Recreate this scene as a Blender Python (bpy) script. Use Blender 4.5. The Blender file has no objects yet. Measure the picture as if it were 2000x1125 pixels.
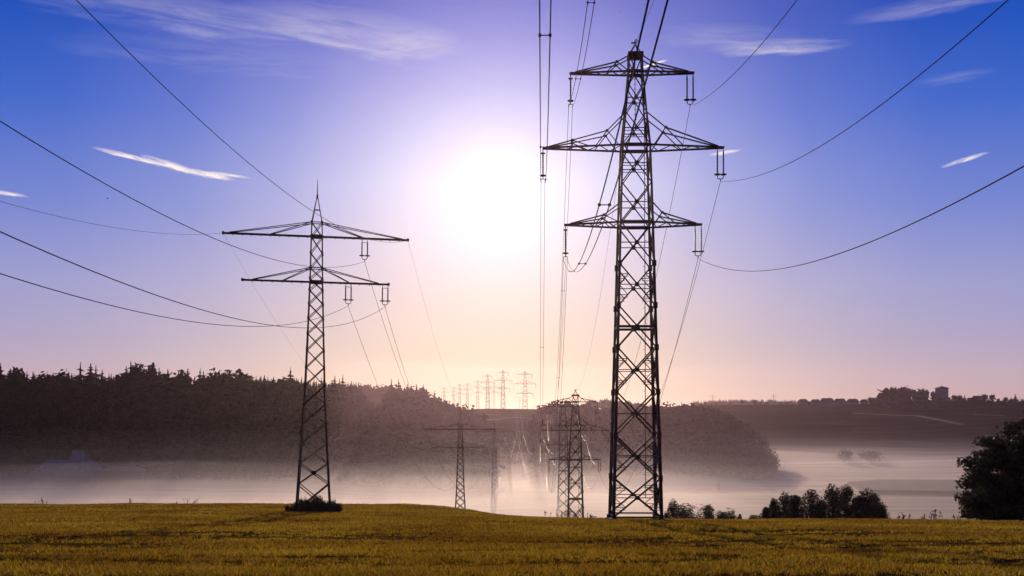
import bpy, math, random
import numpy as np
from mathutils import Vector, Matrix

rnd = random.Random(7)
rng = np.random.default_rng(7)
S = bpy.context.scene
COL = S.collection
R = math.radians

# ---------------------------------------------------------------- camera
F, HZ = 2000.0, 820.0            # focal length and eye-level row of a 2000 px wide frame
cd = bpy.data.cameras.new('camera'); cam = bpy.data.objects.new('camera', cd); COL.objects.link(cam)
cd.sensor_width = 36; cd.lens = 36; cd.shift_y = (HZ - 562.5) / 2000
cd.clip_start = 0.5; cd.clip_end = 20000
cam.location = (0, 0, 0); cam.rotation_euler = (R(90), 0, 0)
S.camera = cam

def P(px, py, Y): return Vector(((px - 1000) / F * Y, Y, (HZ - py) / F * Y))

# ---------------------------------------------------------------- sun, sky, exposure
SUN = Vector(((975 - 1000) / F, 1, (HZ - 372) / F)).normalized()
SUN_EL = math.asin(SUN.z); SUN_AZ = math.atan2(SUN.x, SUN.y)
ld = bpy.data.lights.new('sun', 'SUN'); ld.energy = 3.1; ld.angle = R(0.5); ld.color = (1.0, 0.80, 0.56)
sun = bpy.data.objects.new('sun', ld); COL.objects.link(sun)
sun.rotation_euler = SUN.to_track_quat('Z', 'Y').to_euler()

S.view_settings.view_transform = 'Standard'; S.view_settings.look = 'None'
S.view_settings.exposure = 0; S.view_settings.gamma = 1
S.render.engine = 'CYCLES'
cy = S.cycles
cy.max_bounces = 5; cy.diffuse_bounces = 2; cy.glossy_bounces = 2; cy.transmission_bounces = 3
cy.volume_bounces = 1; cy.transparent_max_bounces = 48
cy.use_denoising = True
try: cy.denoiser = 'OPENIMAGEDENOISE'
except Exception: pass
cy.sample_clamp_indirect = 4

def lin(c):
    return tuple(((v / 255) / 12.92 if v / 255 <= 0.04045 else ((v / 255 + 0.055) / 1.055) ** 2.4) for v in c)

W = bpy.data.worlds.new('World'); S.world = W; W.use_nodes = True
nt = W.node_tree; N = nt.nodes; L = nt.links
for n in list(N): N.remove(n)
def node(t, **k):
    n = N.new(t)
    for a, b in k.items(): setattr(n, a, b)
    return n
def put(sock, v):
    if isinstance(v, (int, float, tuple)): sock.default_value = v
    else: L.new(v, sock)
def M(op, a, b=None, c=None, clamp=False):
    n = node('ShaderNodeMath', operation=op); n.use_clamp = clamp
    put(n.inputs[0], a)
    if b is not None: put(n.inputs[1], b)
    if c is not None: put(n.inputs[2], c)
    return n.outputs[0]
def mixc(f, a, b, mode='MIX'):
    n = node('ShaderNodeMix', data_type='RGBA', blend_type=mode); n.clamp_factor = True
    put(n.inputs[0], f); put(n.inputs[6], a if not isinstance(a, tuple) else (*a, 1)); put(n.inputs[7], b if not isinstance(b, tuple) else (*b, 1))
    return n.outputs[2]
def ramp(fac, stops, interp='EASE'):
    n = node('ShaderNodeValToRGB'); r = n.color_ramp; r.interpolation = interp
    while len(r.elements) < len(stops): r.elements.new(0.5)
    for e, (p, c) in zip(r.elements, stops):
        e.position = p; e.color = (*c, 1) if len(c) == 3 else c
    put(n.inputs[0], fac)
    return n.outputs[0]

tc = node('ShaderNodeTexCoord'); sep = node('ShaderNodeSeparateXYZ'); L.new(tc.outputs['Generated'], sep.inputs[0])
dx, dy, dz = sep.outputs
az = M('ARCTAN2', dx, dy); el = M('ARCSINE', dz)
dot = node('ShaderNodeVectorMath', operation='DOT_PRODUCT'); L.new(tc.outputs['Generated'], dot.inputs[0]); dot.inputs[1].default_value = SUN
theta = M('ARCCOSINE', M('MINIMUM', dot.outputs['Value'], 1.0))     # angle from the sun

e01 = M('DIVIDE', el, R(40), clamp=True)
def g(v): return (v, v, v)
base = ramp(e01, [(0.0, lin((206, 166, 160))), (0.055, lin((192, 168, 182))), (0.11, lin((170, 161, 197))), (0.18, lin((152, 155, 207))), (0.28, lin((110, 130, 208))),
                  (0.40, lin((54, 100, 201))), (0.50, lin((8, 78, 187))), (0.60, lin((0, 58, 166))), (1.0, lin((4, 26, 92)))], 'LINEAR')
glowc = ramp(e01, [(0.0, lin((255, 222, 176))), (0.10, lin((252, 226, 204))), (0.20, lin((246, 228, 236))), (0.32, lin((236, 230, 255))),
                   (0.45, lin((206, 196, 246))), (0.60, lin((170, 160, 240))), (1.0, lin((90, 100, 220)))], 'LINEAR')
t01 = M('DIVIDE', theta, R(30), clamp=True)
gf = ramp(t01, [(0.0, g(1)), (0.10, g(0.97)), (0.16, g(0.88)), (0.25, g(0.64)), (0.38, g(0.36)), (0.55, g(0.14)), (0.75, g(0.03)), (1.0, g(0))], 'LINEAR')
sky = mixc(gf, base, glowc)
daz = M('DIVIDE', M('SUBTRACT', az, SUN_AZ), R(15)); de = M('DIVIDE', el, R(7.5))      # warm dawn arch on the horizon under the sun
arch = M('MULTIPLY', M('POWER', 2.718, M('MULTIPLY', -1.0, M('ADD', M('MULTIPLY', daz, daz), M('MULTIPLY', de, de)))), 0.72)
sky = mixc(arch, sky, lin((255, 224, 188)))
core = ramp(t01, [(0.0, g(1)), (0.02, g(0.62)), (0.05, g(0.33)), (0.08, g(0.20)), (0.12, g(0.11)), (0.18, g(0.05)), (0.27, g(0.015)), (0.4, g(0))], 'LINEAR')
sky = mixc(core, sky, (1.7, 1.6, 1.5))

# high cirrus streaks: centre px, centre py, half length, half thickness, tilt (deg), strength, noise stretch, seed
def cloud(sky, px, py, a, b, tilt, k, stretch, seed, soft=1.0, lo=0.42, hi=0.75, curve=0.0):
    u, v = (px - 1000) / F, (HZ - py) / F
    a0 = math.atan(u); e0 = math.atan(v * math.cos(a0))
    s = 1 / F * 0.93
    X = M('MULTIPLY', M('SUBTRACT', az, a0), 1 / s); Yv = M('MULTIPLY', M('SUBTRACT', el, e0), 1 / s)
    c_, s_ = math.cos(R(tilt)), math.sin(R(tilt))
    xl = M('ADD', M('MULTIPLY', X, c_), M('MULTIPLY', Yv, s_))
    yl = M('SUBTRACT', M('MULTIPLY', Yv, c_), M('MULTIPLY', X, s_))
    cx = node('ShaderNodeCombineXYZ'); put(cx.inputs[0], M('MULTIPLY', xl, stretch[0])); put(cx.inputs[1], M('MULTIPLY', yl, stretch[1])); cx.inputs[2].default_value = seed
    nz = node('ShaderNodeTexNoise'); nz.inputs['Scale'].default_value = 1; nz.inputs['Detail'].default_value = 6; nz.inputs['Roughness'].default_value = 0.6
    nz.inputs['Distortion'].default_value = 0.35
    L.new(cx.outputs[0], nz.inputs['Vector'])
    xn = M('DIVIDE', xl, a)
    wob = M('MULTIPLY', M('SUBTRACT', nz.outputs['Fac'], 0.5), 1.6)
    yn = M('ADD', M('ADD', M('DIVIDE', yl, b), wob), M('MULTIPLY', M('MULTIPLY', xn, xn), curve))
    r2 = M('ADD', M('MULTIPLY', xn, xn), M('MULTIPLY', yn, yn))
    mk = M('POWER', M('SUBTRACT', 1.0, r2, clamp=True), soft)
    mr = node('ShaderNodeMapRange'); mr.interpolation_type = 'SMOOTHSTEP'; put(mr.inputs[0], nz.outputs['Fac']); mr.inputs[1].default_value = lo; mr.inputs[2].default_value = hi
    f = M('MULTIPLY', M('MULTIPLY', mk, mr.outputs[0]), k, clamp=True)
    return mixc(f, sky, lin((255, 240, 236)))
FINE = (0.012, 0.10)
for a in [
    (330, 22, 330, 46, -2, 0.34, (0.005, 0.040), 1.0, 1.3, 0.25, 0.85),
    (690, 62, 270, 50, -5, 0.46, (0.006, 0.045), 2.0, 1.2, 0.25, 0.85),
    (800, 92, 110, 36, 8, 0.36, (0.010, 0.06), 3.0, 1.2, 0.25, 0.8),
    (420, 110, 330, 40, 0, 0.16, (0.005, 0.05), 4.0, 1.3, 0.3, 0.85),
    (1520, 92, 150, 17, -2, 0.46, (0.008, 0.07), 5.0, 1.2, 0.2, 0.75),
    (1420, 72, 170, 30, -6, 0.22, (0.007, 0.05), 5.5, 1.2, 0.3, 0.8),
    (1850, 5, 200, 20, 2, 0.28, (0.007, 0.06), 6.0, 1.2, 0.25, 0.8),
    (1870, 150, 80, 11, 2, 0.15, (0.010, 0.08), 7.0, 1.2, 0.25, 0.75),
    (262, 308, 82, 5.5, -10, 1.25, (0.024, 0.13), 8.0, 1.1, 0.15, 0.7, 0.25),
    (335, 324, 64, 8.5, -13, 1.30, (0.030, 0.12), 8.6, 1.2, 0.15, 0.7, -0.3),
    (408, 341, 54, 7.5, -7, 1.40, (0.034, 0.13), 9.0, 1.1, 0.15, 0.7, 0.3),
    (448, 342, 46, 4, -5, 1.0, (0.03, 0.16), 9.6, 1.2, 0.15, 0.65),
    (12, 378, 42, 4.5, -4, 1.0, (0.03, 0.16), 10.0, 1.1, 0.15, 0.65),
    (1416, 298, 36, 5, 6, 1.1, (0.03, 0.16), 11.0, 1.1, 0.15, 0.65),
    (1884, 312, 46, 4.5, 13, 0.9, (0.034, 0.16), 12.0, 1.1, 0.15, 0.65),
    (1275, 126, 32, 3.0, 13, 1.3, (0.02, 0.10), 13.0, 0.8, 0.05, 0.5),
]:
    sky = cloud(sky, *a)

nish = node('ShaderNodeTexSky', sky_type='NISHITA'); nish.sun_disc = False
nish.sun_elevation = SUN_EL; nish.sun_rotation = SUN_AZ; nish.air_density = 1.0; nish.dust_density = 1.5
SKY_K = 0.10
graded = node('ShaderNodeVectorMath', operation='SCALE'); L.new(sky, graded.inputs[0]); graded.inputs['Scale'].default_value = 1 / SKY_K
fin = mixc(0.996, nish.outputs[0], graded.outputs[0])
bg = node('ShaderNodeBackground'); put(bg.inputs[0], fin); bg.inputs[1].default_value = SKY_K
wo = node('ShaderNodeOutputWorld'); L.new(bg.outputs[0], wo.inputs[0])

# ---------------------------------------------------------------- helpers
def tag(o, label=None, cat=None, group=None, kind=None):
    if label: o['label'] = label
    if cat: o['category'] = cat
    if group: o['group'] = group
    if kind: o['kind'] = kind
    return o
def empty(name, loc=(0, 0, 0), rz=0, ry=0):
    o = bpy.data.objects.new(name, None); COL.objects.link(o); o.location = loc; o.rotation_euler = (0, ry, rz); o.empty_display_size = 0.5
    return o
class MB:
    heavy = 1.0        # members of the valley pylons are thickened so they show against the wood
    def __init__(s): s.v = []; s.f = []
    def add(s, v, f):
        k = len(s.v); s.v += [tuple(p) for p in v]; s.f += [tuple(i + k for i in q) for q in f]
    def bar(s, a, b, w, h=None):
        a, b = Vector(a), Vector(b); h = (h or w) * MB.heavy; w = w * MB.heavy; d = (b - a)
        if d.length < 1e-6: return
        d.normalize(); up = Vector((0, 0, 1)) if abs(d.z) < 0.95 else Vector((0, 1, 0))
        x = d.cross(up).normalized(); y = x.cross(d)
        q = [x * sx * w / 2 + y * sy * h / 2 for sx, sy in ((-1, -1), (1, -1), (1, 1), (-1, 1))]
        s.add([a + p for p in q] + [b + p for p in q], [(0, 1, 5, 4), (1, 2, 6, 5), (2, 3, 7, 6), (3, 0, 4, 7), (3, 2, 1, 0), (4, 5, 6, 7)])
    def box(s, c, sx, sy, sz): s.bar(Vector(c) - Vector((0, 0, sz / 2)), Vector(c) + Vector((0, 0, sz / 2)), sx, sy)
    def tube(s, pts, r, n=6, cap=True):
        pts = [Vector(p) for p in pts]; m = len(pts); rr = r if isinstance(r, (list, tuple)) else [r] * m; V = []
        for i, p in enumerate(pts):
            d = (pts[min(i + 1, m - 1)] - pts[max(i - 1, 0)]).normalized()
            up = Vector((0, 0, 1)) if abs(d.z) < 0.95 else Vector((0, 1, 0))
            x = d.cross(up).normalized(); y = x.cross(d)
            V += [p + (x * math.cos(2 * math.pi * k / n) + y * math.sin(2 * math.pi * k / n)) * rr[i] for k in range(n)]
        Fc = [(i * n + k, i * n + (k + 1) % n, (i + 1) * n + (k + 1) % n, (i + 1) * n + k) for i in range(m - 1) for k in range(n)]
        if cap: Fc += [tuple(range(n))[::-1], tuple(range((m - 1) * n, m * n))]
        s.add(V, Fc)
    def ring(s, c, rad, r, n=10):
        s.tube([Vector(c) + Vector((math.cos(2 * math.pi * k / n) * rad, math.sin(2 * math.pi * k / n) * rad, 0)) for k in range(n + 1)], r, 4, False)
    def mesh(s, name, mat):
        me = bpy.data.meshes.new(name); me.from_pydata(s.v, [], s.f); me.update()
        if mat: me.materials.append(mat)
        return me
    def build(s, name, mat, parent=None, smooth=False):
        me = s.mesh(name, mat); o = bpy.data.objects.new(name, me); COL.objects.link(o); o.parent = parent
        if smooth: me.polygons.foreach_set('use_smooth', [True] * len(me.polygons))
        return o
def np_mesh(name, V, Fa, mat, smooth=False):
    me = bpy.data.meshes.new(name); n, (m, k) = len(V), Fa.shape
    me.vertices.add(n); me.vertices.foreach_set('co', np.ascontiguousarray(V, dtype=np.float32).ravel())
    me.loops.add(m * k); me.loops.foreach_set('vertex_index', np.ascontiguousarray(Fa, dtype=np.int32).ravel())
    me.polygons.add(m); me.polygons.foreach_set('loop_start', np.arange(0, m * k, k, dtype=np.int32))
    if smooth: me.polygons.foreach_set('use_smooth', np.ones(m, dtype=bool))
    me.update(calc_edges=True); me.validate()
    if mat: me.materials.append(mat)
    return me
def np_obj(name, V, Fa, mat, parent=None, smooth=False):
    o = bpy.data.objects.new(name, np_mesh(name, V, Fa, mat, smooth)); COL.objects.link(o); o.parent = parent
    return o
def copy_tree(o, parent=None):
    c = o.copy(); COL.objects.link(c); c.parent = parent
    for ch in list(o.children): copy_tree(ch, c)
    return c

# ---------------------------------------------------------------- materials
def mat(name, col, rough=0.8, metal=0.0, spec=0.3, noise=None, translucent=0.0, island=0.0, bump=0.0):
    m = bpy.data.materials.new(name); m.use_nodes = True; t = m.node_tree; n = t.nodes; b = n['Principled BSDF']
    b.inputs['Roughness'].default_value = rough; b.inputs['Metallic'].default_value = metal; b.inputs['Specular IOR Level'].default_value = spec
    c = None
    if noise:
        sc, c2 = noise
        tx = n.new('ShaderNodeTexCoord'); nz = n.new('ShaderNodeTexNoise'); nz.inputs['Scale'].default_value = sc; nz.inputs['Detail'].default_value = 5
        t.links.new(tx.outputs['Object'], nz.inputs['Vector'])
        r = n.new('ShaderNodeValToRGB'); r.color_ramp.elements[0].position = 0.35; r.color_ramp.elements[1].position = 0.68
        r.color_ramp.elements[0].color = (*col, 1); r.color_ramp.elements[1].color = (*c2, 1)
        t.links.new(nz.outputs['Fac'], r.inputs[0]); c = r.outputs[0]
        if bump:
            bp = n.new('ShaderNodeBump'); bp.inputs['Strength'].default_value = bump; t.links.new(nz.outputs['Fac'], bp.inputs['Height']); t.links.new(bp.outputs[0], b.inputs['Normal'])
    if island:
        ge = n.new('ShaderNodeNewGeometry'); h = n.new('ShaderNodeHueSaturation'); mr = n.new('ShaderNodeMapRange')
        mr.inputs[3].default_value = 1 - island; mr.inputs[4].default_value = 1 + island
        t.links.new(ge.outputs['Random Per Island'], mr.inputs[0]); t.links.new(mr.outputs[0], h.inputs['Value'])
        if c is not None: t.links.new(c, h.inputs['Color'])
        else: h.inputs['Color'].default_value = (*col, 1)
        c = h.outputs[0]
    if c is not None: t.links.new(c, b.inputs['Base Color'])
    else: b.inputs['Base Color'].default_value = (*col, 1)
    if translucent:
        tr = n.new('ShaderNodeBsdfTranslucent'); mx = n.new('ShaderNodeMixShader'); mx.inputs[0].default_value = translucent
        if c is not None: t.links.new(c, tr.inputs[0])
        else: tr.inputs[0].default_value = (*col, 1)
        t.links.new(b.outputs[0], mx.inputs[1]); t.links.new(tr.outputs[0], mx.inputs[2]); t.links.new(mx.outputs[0], n['Material Output'].inputs[0])
    return m
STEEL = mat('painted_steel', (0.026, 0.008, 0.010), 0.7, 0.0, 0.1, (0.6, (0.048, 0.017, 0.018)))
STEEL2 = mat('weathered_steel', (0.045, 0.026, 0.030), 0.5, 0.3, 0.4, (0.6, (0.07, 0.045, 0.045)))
CABLE = mat('backlit_cable', (0.016, 0.010, 0.013), 0.7, 0.0, 0.05)  # dark copy for near spans, backlit look put into the colour
BRIGHT = mat('glint_cable', (0.10, 0.07, 0.08), 0.35, 0.35, 0.4)  # lighter, shinier copy for far spans, sun glints put into the colour
PORC = mat('insulator_porcelain', (0.035, 0.016, 0.014), 0.45, 0.0, 0.25)
CONC = mat('mossy_concrete', (0.07, 0.06, 0.045), 0.95, 0, 0.05, (3.0, (0.12, 0.10, 0.075)))
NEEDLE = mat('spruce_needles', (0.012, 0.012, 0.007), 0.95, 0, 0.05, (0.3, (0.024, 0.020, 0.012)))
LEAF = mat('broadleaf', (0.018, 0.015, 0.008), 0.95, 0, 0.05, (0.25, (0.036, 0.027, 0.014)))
LEAFN = mat('hedgerow_leaf', (0.035, 0.036, 0.012), 0.7, 0, 0.2, (0.5, (0.065, 0.055, 0.020)), translucent=0.18, island=0.3)
BARK = mat('bark', (0.035, 0.026, 0.020), 0.95, 0, 0.1, (2.0, (0.06, 0.045, 0.035)))
WEED = mat('weed_stalk', (0.06, 0.045, 0.018), 0.85, 0, 0.1, translucent=0.2, island=0.3)
WHITE = mat('white_sheet', (0.8, 0.8, 0.8), 0.6)
FEATHER = mat('bird_feather', (0.02, 0.018, 0.018), 0.7)
PLASTER = mat('grey_plaster', (0.15, 0.12, 0.11), 0.95, 0, 0.05, (0.5, (0.20, 0.16, 0.15)))
TILE = mat('roof_tile', (0.055, 0.030, 0.026), 0.95, 0, 0.05, (1.0, (0.085, 0.048, 0.04)))
METALROOF = mat('metal_roof', (0.13, 0.115, 0.12), 0.8, 0.0, 0.15, (0.4, (0.18, 0.16, 0.17)))
TRACK = mat('dark_track', (0.085, 0.062, 0.045), 0.95, 0, 0.05)
PALE = mat('pale_track', (0.42, 0.35, 0.28), 0.75, 0, 0.3, (0.05, (0.46, 0.40, 0.33)))  # lighter, slightly glossier tone for the valley tracks
MAIZE = mat('maize', (0.035, 0.036, 0.020), 0.9, 0, 0.1, (0.15, (0.06, 0.055, 0.03)))

# ---------------------------------------------------------------- ground heights
def sm(x, a, b):
    t = np.clip((x - a) / (b - a), 0, 1); return t * t * (3 - 2 * t)
FR = np.array([(-400, 2), (-200, 6), (-50, 1.4), (0, -1.7), (24, -3.66), (50, -5.95), (80, -8.35), (105, -10.35), (116, -11.40), (130, -13.4), (150, -17), (180, -22.5), (230, -32), (300, -46), (500, -70)])
FL = np.array([(-400, 2), (-200, 6), (-50, 1.4), (0, -1.7), (24, -3.66), (50, -6.0), (80, -8.25), (124, -11.2), (150, -12.75), (172, -14.1), (185, -15.9), (210, -21), (250, -31), (300, -44), (500, -70)])
def field_z(X, Y):
    X, Y = np.asarray(X, float), np.asarray(Y, float)
    r = sum(np.interp(Y + d, FR[:, 0], FR[:, 1]) for d in (-4, -2, 0, 2, 4)) / 5
    l = sum(np.interp(Y + d, FL[:, 0], FL[:, 1]) for d in (-4, -2, 0, 2, 4)) / 5
    t = sm(X, -18, 26)
    z = l * (1 - t) + r * t
    z = z + 0.10 * np.sin(X * 0.11 + 1) * np.sin(Y * 0.09) + 0.05 * np.sin(X * 0.31 + Y * 0.2)
    return z - 60 * sm(np.abs(X), 200, 420) - 60 * sm(-Y, 120, 380)
TPX = [-6000, -200, 200, 600, 760, 850, 940, 1030, 1060, 1200, 1400, 1480, 1700, 2000, 8000]
TY = [0, 300, 450, 560, 620, 660, 700, 750, 800, 833, 900, 1000, 1150, 1235, 1500, 1750, 2200, 3000, 4200, 9000, 16000]
TZ = {
    -6000: [-50, -39, -37, -35, -28, -18, -10, 0, 9, 9, 10, 12, 16, 20, 28, 30, 34, 38, 40, 40, 40],
    -200: [-50, -40, -38, -37, -30, -18, -10, 0, 9, 9, 10, 12, 16, 20, 28, 30, 34, 38, 40, 40, 40],
    200: [-50, -40, -38, -37, -31, -19, -10, 0, 9, 9, 10, 12, 16, 20, 28, 30, 34, 38, 40, 40, 40],
    600: [-50, -41, -39, -38, -34, -24, -14, -4, 5, 5, 5, 8, 13, 18, 26, 28, 30, 34, 36, 36, 36],
    760: [-50, -41, -40, -40, -39, -32, -20, -8, 1, 1, 0, 4, 8, 14, 22, 24, 24, 28, 30, 30, 30],
    850: [-50, -41, -40, -40, -40, -36, -28, -14, -4, -4, -4, 0, 8, 8, 10, 10, 12, 16, 18, 20, 20],
    940: [-50, -41, -40, -40, -40, -40, -40, -37, -22, -15, -8, 0, 14, 8, 9, 10, 12, 14, 16, 20, 20],
    1030: [-50, -41, -40, -40, -40, -40, -40, -37, -22, -15, -8, 0, 13.4, 8, 9, 10, 12, 14, 16, 20, 20],
    1060: [-50, -41, -40, -40, -40, -38, -32, -22, -12, -11, -8, 0, 12.5, 10, 10, 12, 14, 18, 20, 22, 22],
    1200: [-50, -41, -40, -40, -40, -38, -32, -22, -10, -10, -10, -6, 2, 6, 16, 18, 22, 30, 32, 32, 32],
    1400: [-50, -41, -40, -40, -40, -38, -33, -24, -12, -12, -14, -18, -6, 1, 22, 22, 28, 38, 40, 36, 36],
    1480: [-50, -41, -40, -40, -40, -40, -40, -40, -40, -40, -38, -29, -12, -2, 22, 23, 28, 38, 40, 36, 36],
    1700: [-50, -41, -40, -40, -40, -40, -40, -40, -40, -40, -38, -28, -11, -1, 24, 27, 28, 30, 32, 32, 32],
    2000: [-50, -41, -40, -40, -40, -40, -40, -40, -39, -38, -34, -22, -4, 5, 27, 29, 30, 30, 32, 32, 32],
    8000: [-50, -41, -40, -40, -40, -40, -40, -40, -39, -38, -34, -22, -4, 5, 27, 29, 30, 30, 32, 32, 32]}
TZA = np.array([TZ[k] for k in TPX], float)
def terr_z(X, Y):
    X, Y = np.asarray(X, float), np.asarray(Y, float)
    px = 1000 + F * X / np.maximum(Y, 60.0)
    out = np.zeros(np.broadcast(X, Y).shape)
    for d in (-24, -8, 8, 24):
        Yc = np.clip(Y + d, 0, 15999)
        rows = [np.interp(Yc, TY, TZA[i]) for i in range(len(TPX))]
        rows = np.stack(rows)
        for q in (-22, 0, 22):
            i = np.clip(np.searchsorted(TPX, px + q) - 1, 0, len(TPX) - 2)
            t = np.clip((px + q - np.array(TPX)[i]) / (np.array(TPX)[i + 1] - np.array(TPX)[i]), 0, 1); t = t * t * (3 - 2 * t)
            a = np.take_along_axis(rows, i[None], 0)[0]; b = np.take_along_axis(rows, (i + 1)[None], 0)[0]
            out += (a * (1 - t) + b * t) / 12
    return out + 0.5 * np.sin(X * 0.013 + 0.5) * np.sin(Y * 0.011)
def tz1(x, y): return float(terr_z(np.array([x]), np.array([y]))[0])
def fz1(x, y): return float(field_z(np.array([x]), np.array([y]))[0])
def grid_obj(name, xs, ys, fz, m):
    X, Y = np.meshgrid(xs, ys); Z = fz(X, Y); nx, ny = len(xs), len(ys)
    V = np.stack([X, Y, Z], -1).reshape(-1, 3)
    i = (np.arange(ny - 1)[:, None] * nx + np.arange(nx - 1)[None]).ravel()
    return np_obj(name, V, np.stack([i, i + 1, i + nx + 1, i + nx], -1), m, smooth=True)

def land_material():
    m = bpy.data.materials.new('farmland'); m.use_nodes = True; t = m.node_tree; n = t.nodes; l = t.links; b = n['Principled BSDF']
    b.inputs['Roughness'].default_value = 0.95; b.inputs['Specular IOR Level'].default_value = 0.12
    tx = n.new('ShaderNodeTexCoord')
    mp = n.new('ShaderNodeMapping'); mp.inputs['Rotation'].default_value = (0, 0, R(7)); mp.inputs['Scale'].default_value = (0.0028, 0.0085, 0.0)
    l.new(tx.outputs['Object'], mp.inputs[0])
    vo = n.new('ShaderNodeTexVoronoi'); vo.distance = 'CHEBYCHEV'; vo.inputs['Scale'].default_value = 1; vo.inputs['Randomness'].default_value = 0.8; l.new(mp.outputs[0], vo.inputs['Vector'])
    sp = n.new('ShaderNodeSeparateColor'); l.new(vo.outputs['Color'], sp.inputs[0])
    r = n.new('ShaderNodeValToRGB'); r.color_ramp.interpolation = 'CONSTANT'
    cols = [(0.0, (0.018, 0.018, 0.008)), (0.25, (0.034, 0.028, 0.012)), (0.45, (0.025, 0.017, 0.011)), (0.62, (0.030, 0.029, 0.010)), (0.8, (0.055, 0.042, 0.022)), (0.92, (0.016, 0.014, 0.008))]
    while len(r.color_ramp.elements) < len(cols): r.color_ramp.elements.new(0.5)
    for e, (p, c) in zip(r.color_ramp.elements, cols): e.position = p; e.color = (*c, 1)
    l.new(sp.outputs[0], r.inputs[0])
    mp2 = n.new('ShaderNodeMapping'); mp2.inputs['Rotation'].default_value = (0, 0, R(5)); mp2.inputs['Scale'].default_value = (0.004, 0.06, 0.02)
    l.new(tx.outputs['Object'], mp2.inputs[0])
    nz = n.new('ShaderNodeTexNoise'); nz.inputs['Scale'].default_value = 1; nz.inputs['Detail'].default_value = 4; l.new(mp2.outputs[0], nz.inputs['Vector'])
    h = n.new('ShaderNodeHueSaturation'); mr = n.new('ShaderNodeMapRange'); mr.inputs[1].default_value = 0.3; mr.inputs[2].default_value = 0.7; mr.inputs[3].default_value = 0.65; mr.inputs[4].default_value = 1.4
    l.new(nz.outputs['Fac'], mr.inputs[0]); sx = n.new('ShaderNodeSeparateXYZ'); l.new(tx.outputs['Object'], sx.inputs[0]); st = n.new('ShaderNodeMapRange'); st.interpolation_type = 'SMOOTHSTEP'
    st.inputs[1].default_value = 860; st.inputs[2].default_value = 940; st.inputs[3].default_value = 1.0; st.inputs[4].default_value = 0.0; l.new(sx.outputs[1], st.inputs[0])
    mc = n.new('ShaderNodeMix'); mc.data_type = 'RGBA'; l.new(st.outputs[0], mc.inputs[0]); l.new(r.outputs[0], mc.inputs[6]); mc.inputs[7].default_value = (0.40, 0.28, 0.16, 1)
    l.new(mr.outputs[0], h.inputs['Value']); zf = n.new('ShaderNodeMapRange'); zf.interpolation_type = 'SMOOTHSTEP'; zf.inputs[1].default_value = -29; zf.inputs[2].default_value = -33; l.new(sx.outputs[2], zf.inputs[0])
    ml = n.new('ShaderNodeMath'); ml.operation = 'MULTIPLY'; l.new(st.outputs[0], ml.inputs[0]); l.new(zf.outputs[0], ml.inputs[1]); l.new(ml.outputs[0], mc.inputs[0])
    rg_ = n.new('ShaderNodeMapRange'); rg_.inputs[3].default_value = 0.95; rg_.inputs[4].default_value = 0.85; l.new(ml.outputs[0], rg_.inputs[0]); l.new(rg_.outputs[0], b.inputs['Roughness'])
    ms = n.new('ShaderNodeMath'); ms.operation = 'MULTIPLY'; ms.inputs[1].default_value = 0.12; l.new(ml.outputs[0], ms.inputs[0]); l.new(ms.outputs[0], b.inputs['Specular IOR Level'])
    l.new(mc.outputs[2], h.inputs['Color']); l.new(h.outputs[0], b.inputs['Base Color'])
    return m
def spaced(lo, hi, n, c=0.0, k=3.0):
    u = np.linspace(-1, 1, n); s = np.sinh(k * u) / math.sinh(k)
    return np.where(s < 0, c + s * (c - lo), c + s * (hi - c))
xs = spaced(-9000, 9000, 300, 0, 5.0)
ys = np.unique(np.concatenate([np.linspace(-6000, 0, 12), np.linspace(40, 620, 40), np.linspace(625, 1300, 110), np.linspace(1320, 3200, 70), np.linspace(3300, 15000, 24)]))
tag(grid_obj('ground', xs, ys, terr_z, land_material()), kind='structure')

def field_material():
    m = bpy.data.materials.new('field_soil'); m.use_nodes = True; t = m.node_tree; n = t.nodes; l = t.links; b = n['Principled BSDF']
    b.inputs['Roughness'].default_value = 1.0; b.inputs['Specular IOR Level'].default_value = 0.0
    tx = n.new('ShaderNodeTexCoord')
    nz = n.new('ShaderNodeTexNoise'); nz.inputs['Scale'].default_value = 0.35; nz.inputs['Detail'].default_value = 8; nz.inputs['Roughness'].default_value = 0.7
    l.new(tx.outputs['Object'], nz.inputs['Vector'])
    r = n.new('ShaderNodeValToRGB'); r.color_ramp.elements[0].position = 0.35; r.color_ramp.elements[1].position = 0.65
    r.color_ramp.elements[0].color = (0.035, 0.017, 0.006, 1); r.color_ramp.elements[1].color = (0.15, 0.082, 0.012, 1)
    l.new(nz.outputs['Fac'], r.inputs[0]); l.new(r.outputs[0], b.inputs['Base Color'])
    bp = n.new('ShaderNodeBump'); bp.inputs['Strength'].default_value = 0.8; bp.inputs['Distance'].default_value = 0.3; l.new(nz.outputs['Fac'], bp.inputs['Height']); l.new(bp.outputs[0], b.inputs['Normal'])
    return m
fx = np.concatenate([np.linspace(-420, -160, 14)[:-1], np.linspace(-160, 160, 161), np.linspace(160, 420, 14)[1:]])
fy = np.concatenate([np.linspace(-380, 0, 20)[:-1], np.linspace(0, 240, 161), np.linspace(240, 330, 12)[1:]])
tag(grid_obj('field', fx, fy, field_z, field_material()), kind='structure')

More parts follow.
